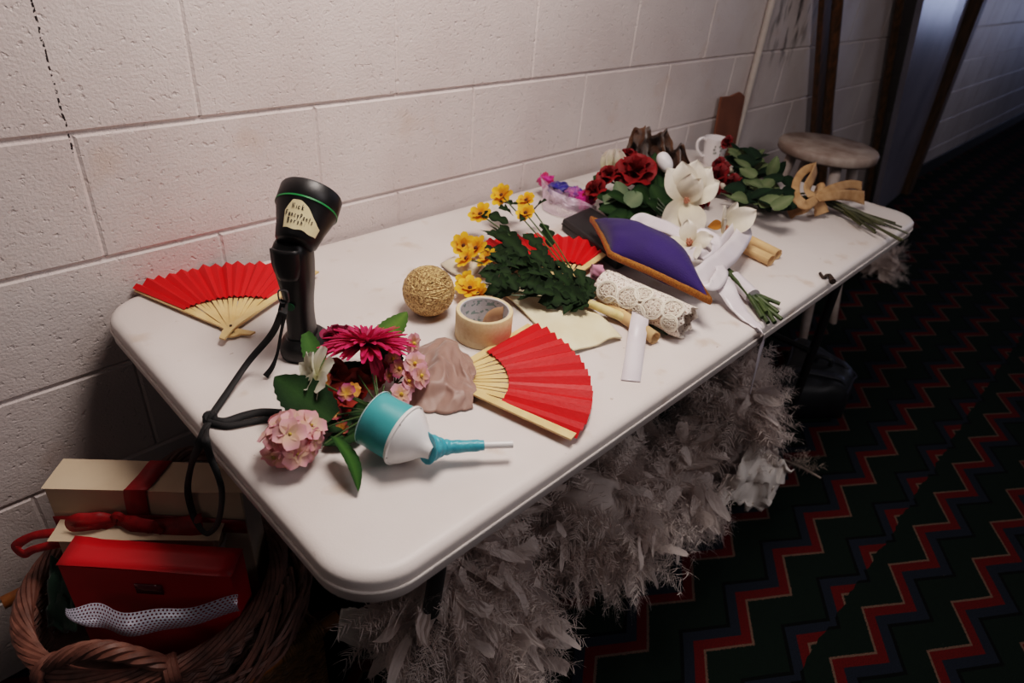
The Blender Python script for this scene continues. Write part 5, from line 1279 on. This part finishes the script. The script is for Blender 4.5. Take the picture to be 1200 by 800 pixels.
# low wicker hamper with bamboo rails underneath
hm = thing('wicker_hamper', 'rectangular wicker hamper with bamboo rails under the round basket', 'hamper', (-.10, -.26, 0))
hy0, hy1 = at(345, 757, .25).y, at(20, 698, .25).y; hx0, hx1 = -.235, at(395, 722, .25).x-.035
WK2 = M('honey_wicker', (150, 102, 54), .5, (96, 62, 32), 60, bump=.4, bscale=200)
mb = MB()
for k in range(19):
    z = .012+k*.0125
    for s in (0, 1):
        pts = []
        for (xa, ya), (xb, yb) in (((hx0, hy0), (hx1, hy0)), ((hx1, hy0), (hx1, hy1)), ((hx1, hy1), (hx0, hy1)), ((hx0, hy1), (hx0, hy0))):
            for q in range(30):
                t = q/30; o = .004*math.sin(q*PI/1.5+PI*(k+s)); nx, ny = (yb-ya), -(xb-xa); l = math.hypot(nx, ny); pts.append(V((xa+(xb-xa)*t+nx/l*o, ya+(yb-ya)*t+ny/l*o, z+s*.004)))
        mb.tube(pts, .0042, 5, closed=True)
mb.build('woven_side', WK2, hm)
mb = MB(); mb.box(((hx0+hx1)/2, (hy0+hy1)/2, .239), (hx1-hx0-.02, hy1-hy0-.02, .012)); mb.build('lid', WK2, hm, smooth=False)
BMB = M('dark_bamboo', (176, 112, 48), .3, (134, 80, 32), 25, spec=.6)
for y in (hy0, hy1):
    mb = MB(); mb.tube([(hx0-.065, y, .25), (hx0-.03, y, .25), (hx1, y, .25), (hx1+.035, y, .25)], .012, 14); rail = mb.build('bamboo_rail', BMB, hm)
    mb = MB()
    for k in range(16): mb.tube([V((hx1-.075+k*.005, y+.0135*math.cos(t), .25+.0135*math.sin(t))) for t in [2*PI*q/12 for q in range(12)]], .0024, 5, closed=True)
    mb.build('cane_binding', WK2, rail)

# ------------------------------------------------------------------ stool, sticks and boards beyond the table
st = thing('stool', 'tall round wooden stool with scuffed grey paint beyond the far end of the table', 'stool', (2.35, -.33, 0))
sc_ = at(971.5, 170, .748); sr = .172
SP = M('scuffed_paint', (176, 160, 150), .6, (140, 120, 110), 16, bump=.15, bscale=150)
mb = MB(); mb.lathe([(.001, .712), (sr-.008, .712), (sr, .720), (sr, .742), (sr-.006, .749), (.001, .749)], Matrix.Translation((sc_.x, sc_.y, 0)), 56); mb.build('seat', SP, st)
PW = M('chipped_white_paint', (186, 174, 168), .55, (168, 152, 144), 20)
fa, fb_ = at(938, 411, 0), at(976, 378, 0)
c2 = V((sc_.x, sc_.y, 0)); feet = [fa, fb_]
top = [at(980, 205, .60), at(1008, 200, .60)]
legs = [(V((c2.x-.085, c2.y-.075, .713)), fa), (V((c2.x+.09, c2.y-.07, .713)), fb_)]
for a, b in ((V((c2.x-.085, c2.y+.085, .713)), V((c2.x-.17, c2.y+.15, 0))), (V((c2.x+.085, c2.y+.085, .713)), V((c2.x+.15, c2.y+.16, 0)))): legs.append((a, b))
for a, b in legs:
    mb = MB(); mb.tube([a, a.lerp(b, .3), a.lerp(b, .6), b], [.019, .0225, .021, .015], 14); mb.build('leg', PW, st)
mb = MB()
for i, j, f in ((0, 1, .60), (2, 3, .60), (0, 2, .68), (1, 3, .68)):
    mb = MB(); mb.tube([legs[i][0].lerp(legs[i][1], f), legs[j][0].lerp(legs[j][1], f)], .010, 8); mb.build('rung', PW, st)

def stick(name, label, cat_, p0, p1, w, d, mat, group=None):
    """plank or pole from p0 (bottom) to p1 (top); d=0 gives a round pole"""
    mb = MB()
    if d == 0: mb.tube([p0, p0.lerp(p1, .5), p1], w/2, 12)
    else:
        ax = (p1-p0).normalized(); s = V((1, 0, 0)); s = (s-ax*s.dot(ax)).normalized(); n = ax.cross(s); vs = []
        for p in (p0, p1): vs += [p+s*w/2*a+n*d/2*b for a, b in ((-1, -1), (1, -1), (1, 1), (-1, 1))]
        mb.add(vs, [(3, 2, 1, 0), (4, 5, 6, 7)]+[(i, (i+1) % 4, 4+(i+1) % 4, 4+i) for i in range(4)])
    return setp(mb.build(name, mat, smooth=d == 0, bevel=.002 if d else 0), label, cat_, group)
DW = M('dark_stained_wood', (104, 68, 36), .5, (64, 42, 22), 10, aniso=(6, 6, .6), bump=.2, bscale=80)
def along(a, b, y, z0=0.0, z1=2.2):
    """points of the line through two pixels in the plane y = const, cut at two heights"""
    p, q = aty(*a, y), aty(*b, y); d = q-p
    return p+d*((z0-p.z)/d.z), p+d*((z1-p.z)/d.z)
p0, p1 = along((957, 155), (969, 0), -.035); stick('wooden_plank', 'wide dark brown plank leaning on the wall behind the stool', 'plank', p0, p1, .085, .022, DW, 'dark timber behind the stool')
p0, p1 = along((968, 155), (982, 0), -.080); stick('wooden_pole', 'dark brown pole touching the wide plank behind the stool', 'pole', p0, p1, .042, 0, DW, 'dark timber behind the stool')
p0, p1 = along((975, 150), (974.5, 60), -.03)
p0, p1 = along((973, 215), (977, 60), -.045, 0, 1.0); stick('pale_strip', 'thin pale strip leaning beside the dark pole', 'strip', p0, p1, .012, .006, M('pale_strip_paint', (150, 138, 140), .5))
p0, p1 = along((1016, 232), (1055, 0), -.03); stick('wooden_pole', 'thin dark brown pole leaning on the wall right of the stool', 'pole', p0, p1, .038, 0, DW)
p0, p1 = along((872, 128), (905, 0), -.014, .62); stick('conduit', 'thin off-white conduit running up the wall behind the cardboard', 'conduit', p0, p1, .024, 0, M('wall_white_paint', (196, 184, 176), .5))
# cardboard
mb = MB(); yc = -.05
cp = [V((2.035, yc, .0)), V((2.20, yc, .0)), aty(873, 113, -.02), aty(868, 108, -.02), aty(857, 113, -.02), aty(846, 114, -.02)]
rows = cp; n = len(cp); mb.add(cp+[p+V((0, .008, 0)) for p in cp], [tuple(range(n)), tuple(range(n, 2*n))[::-1]]+[(i, n+i, n+(i+1) % n, (i+1) % n) for i in range(n)])
setp(mb.build('cardboard_piece', M('brown_cardboard', (128, 80, 58), .8, (112, 68, 48), 10, bump=.15, bscale=60), smooth=False), 'torn brown cardboard strip standing against the wall behind the mug', 'cardboard')
# leaning grey sheet with dark edging
GS = M('grey_sheet', (150, 146, 158), .28, (128, 124, 138), 3, bump=.12, bscale=12, spec=.6)
a0, a1 = along((1030, 232), (1083, 0), -.10); b0, b1 = along((1062, 212), (1136, 0), -.05)
pn = thing('grey_panel', 'tall glossy grey panel with a brown edge leaning on the far wall', 'panel', (a0+b0)/2)
mb = MB(); mb.add([a0, b0, b1, a1]+[p+V((0, .03, 0)) for p in (a0, b0, b1, a1)], [(0, 1, 2, 3), (7, 6, 5, 4), (0, 4, 5, 1), (1, 5, 6, 2), (2, 6, 7, 3), (3, 7, 4, 0)]); mb.build('sheet', GS, pn, smooth=False)
mb = MB(); s0, s1 = along((1064, 212), (1146, 0), -.06); ax = (s1-s0).normalized(); mb.tube([s0, s1], .055, 4); mb.build('edge_strip', DW, pn, smooth=False)
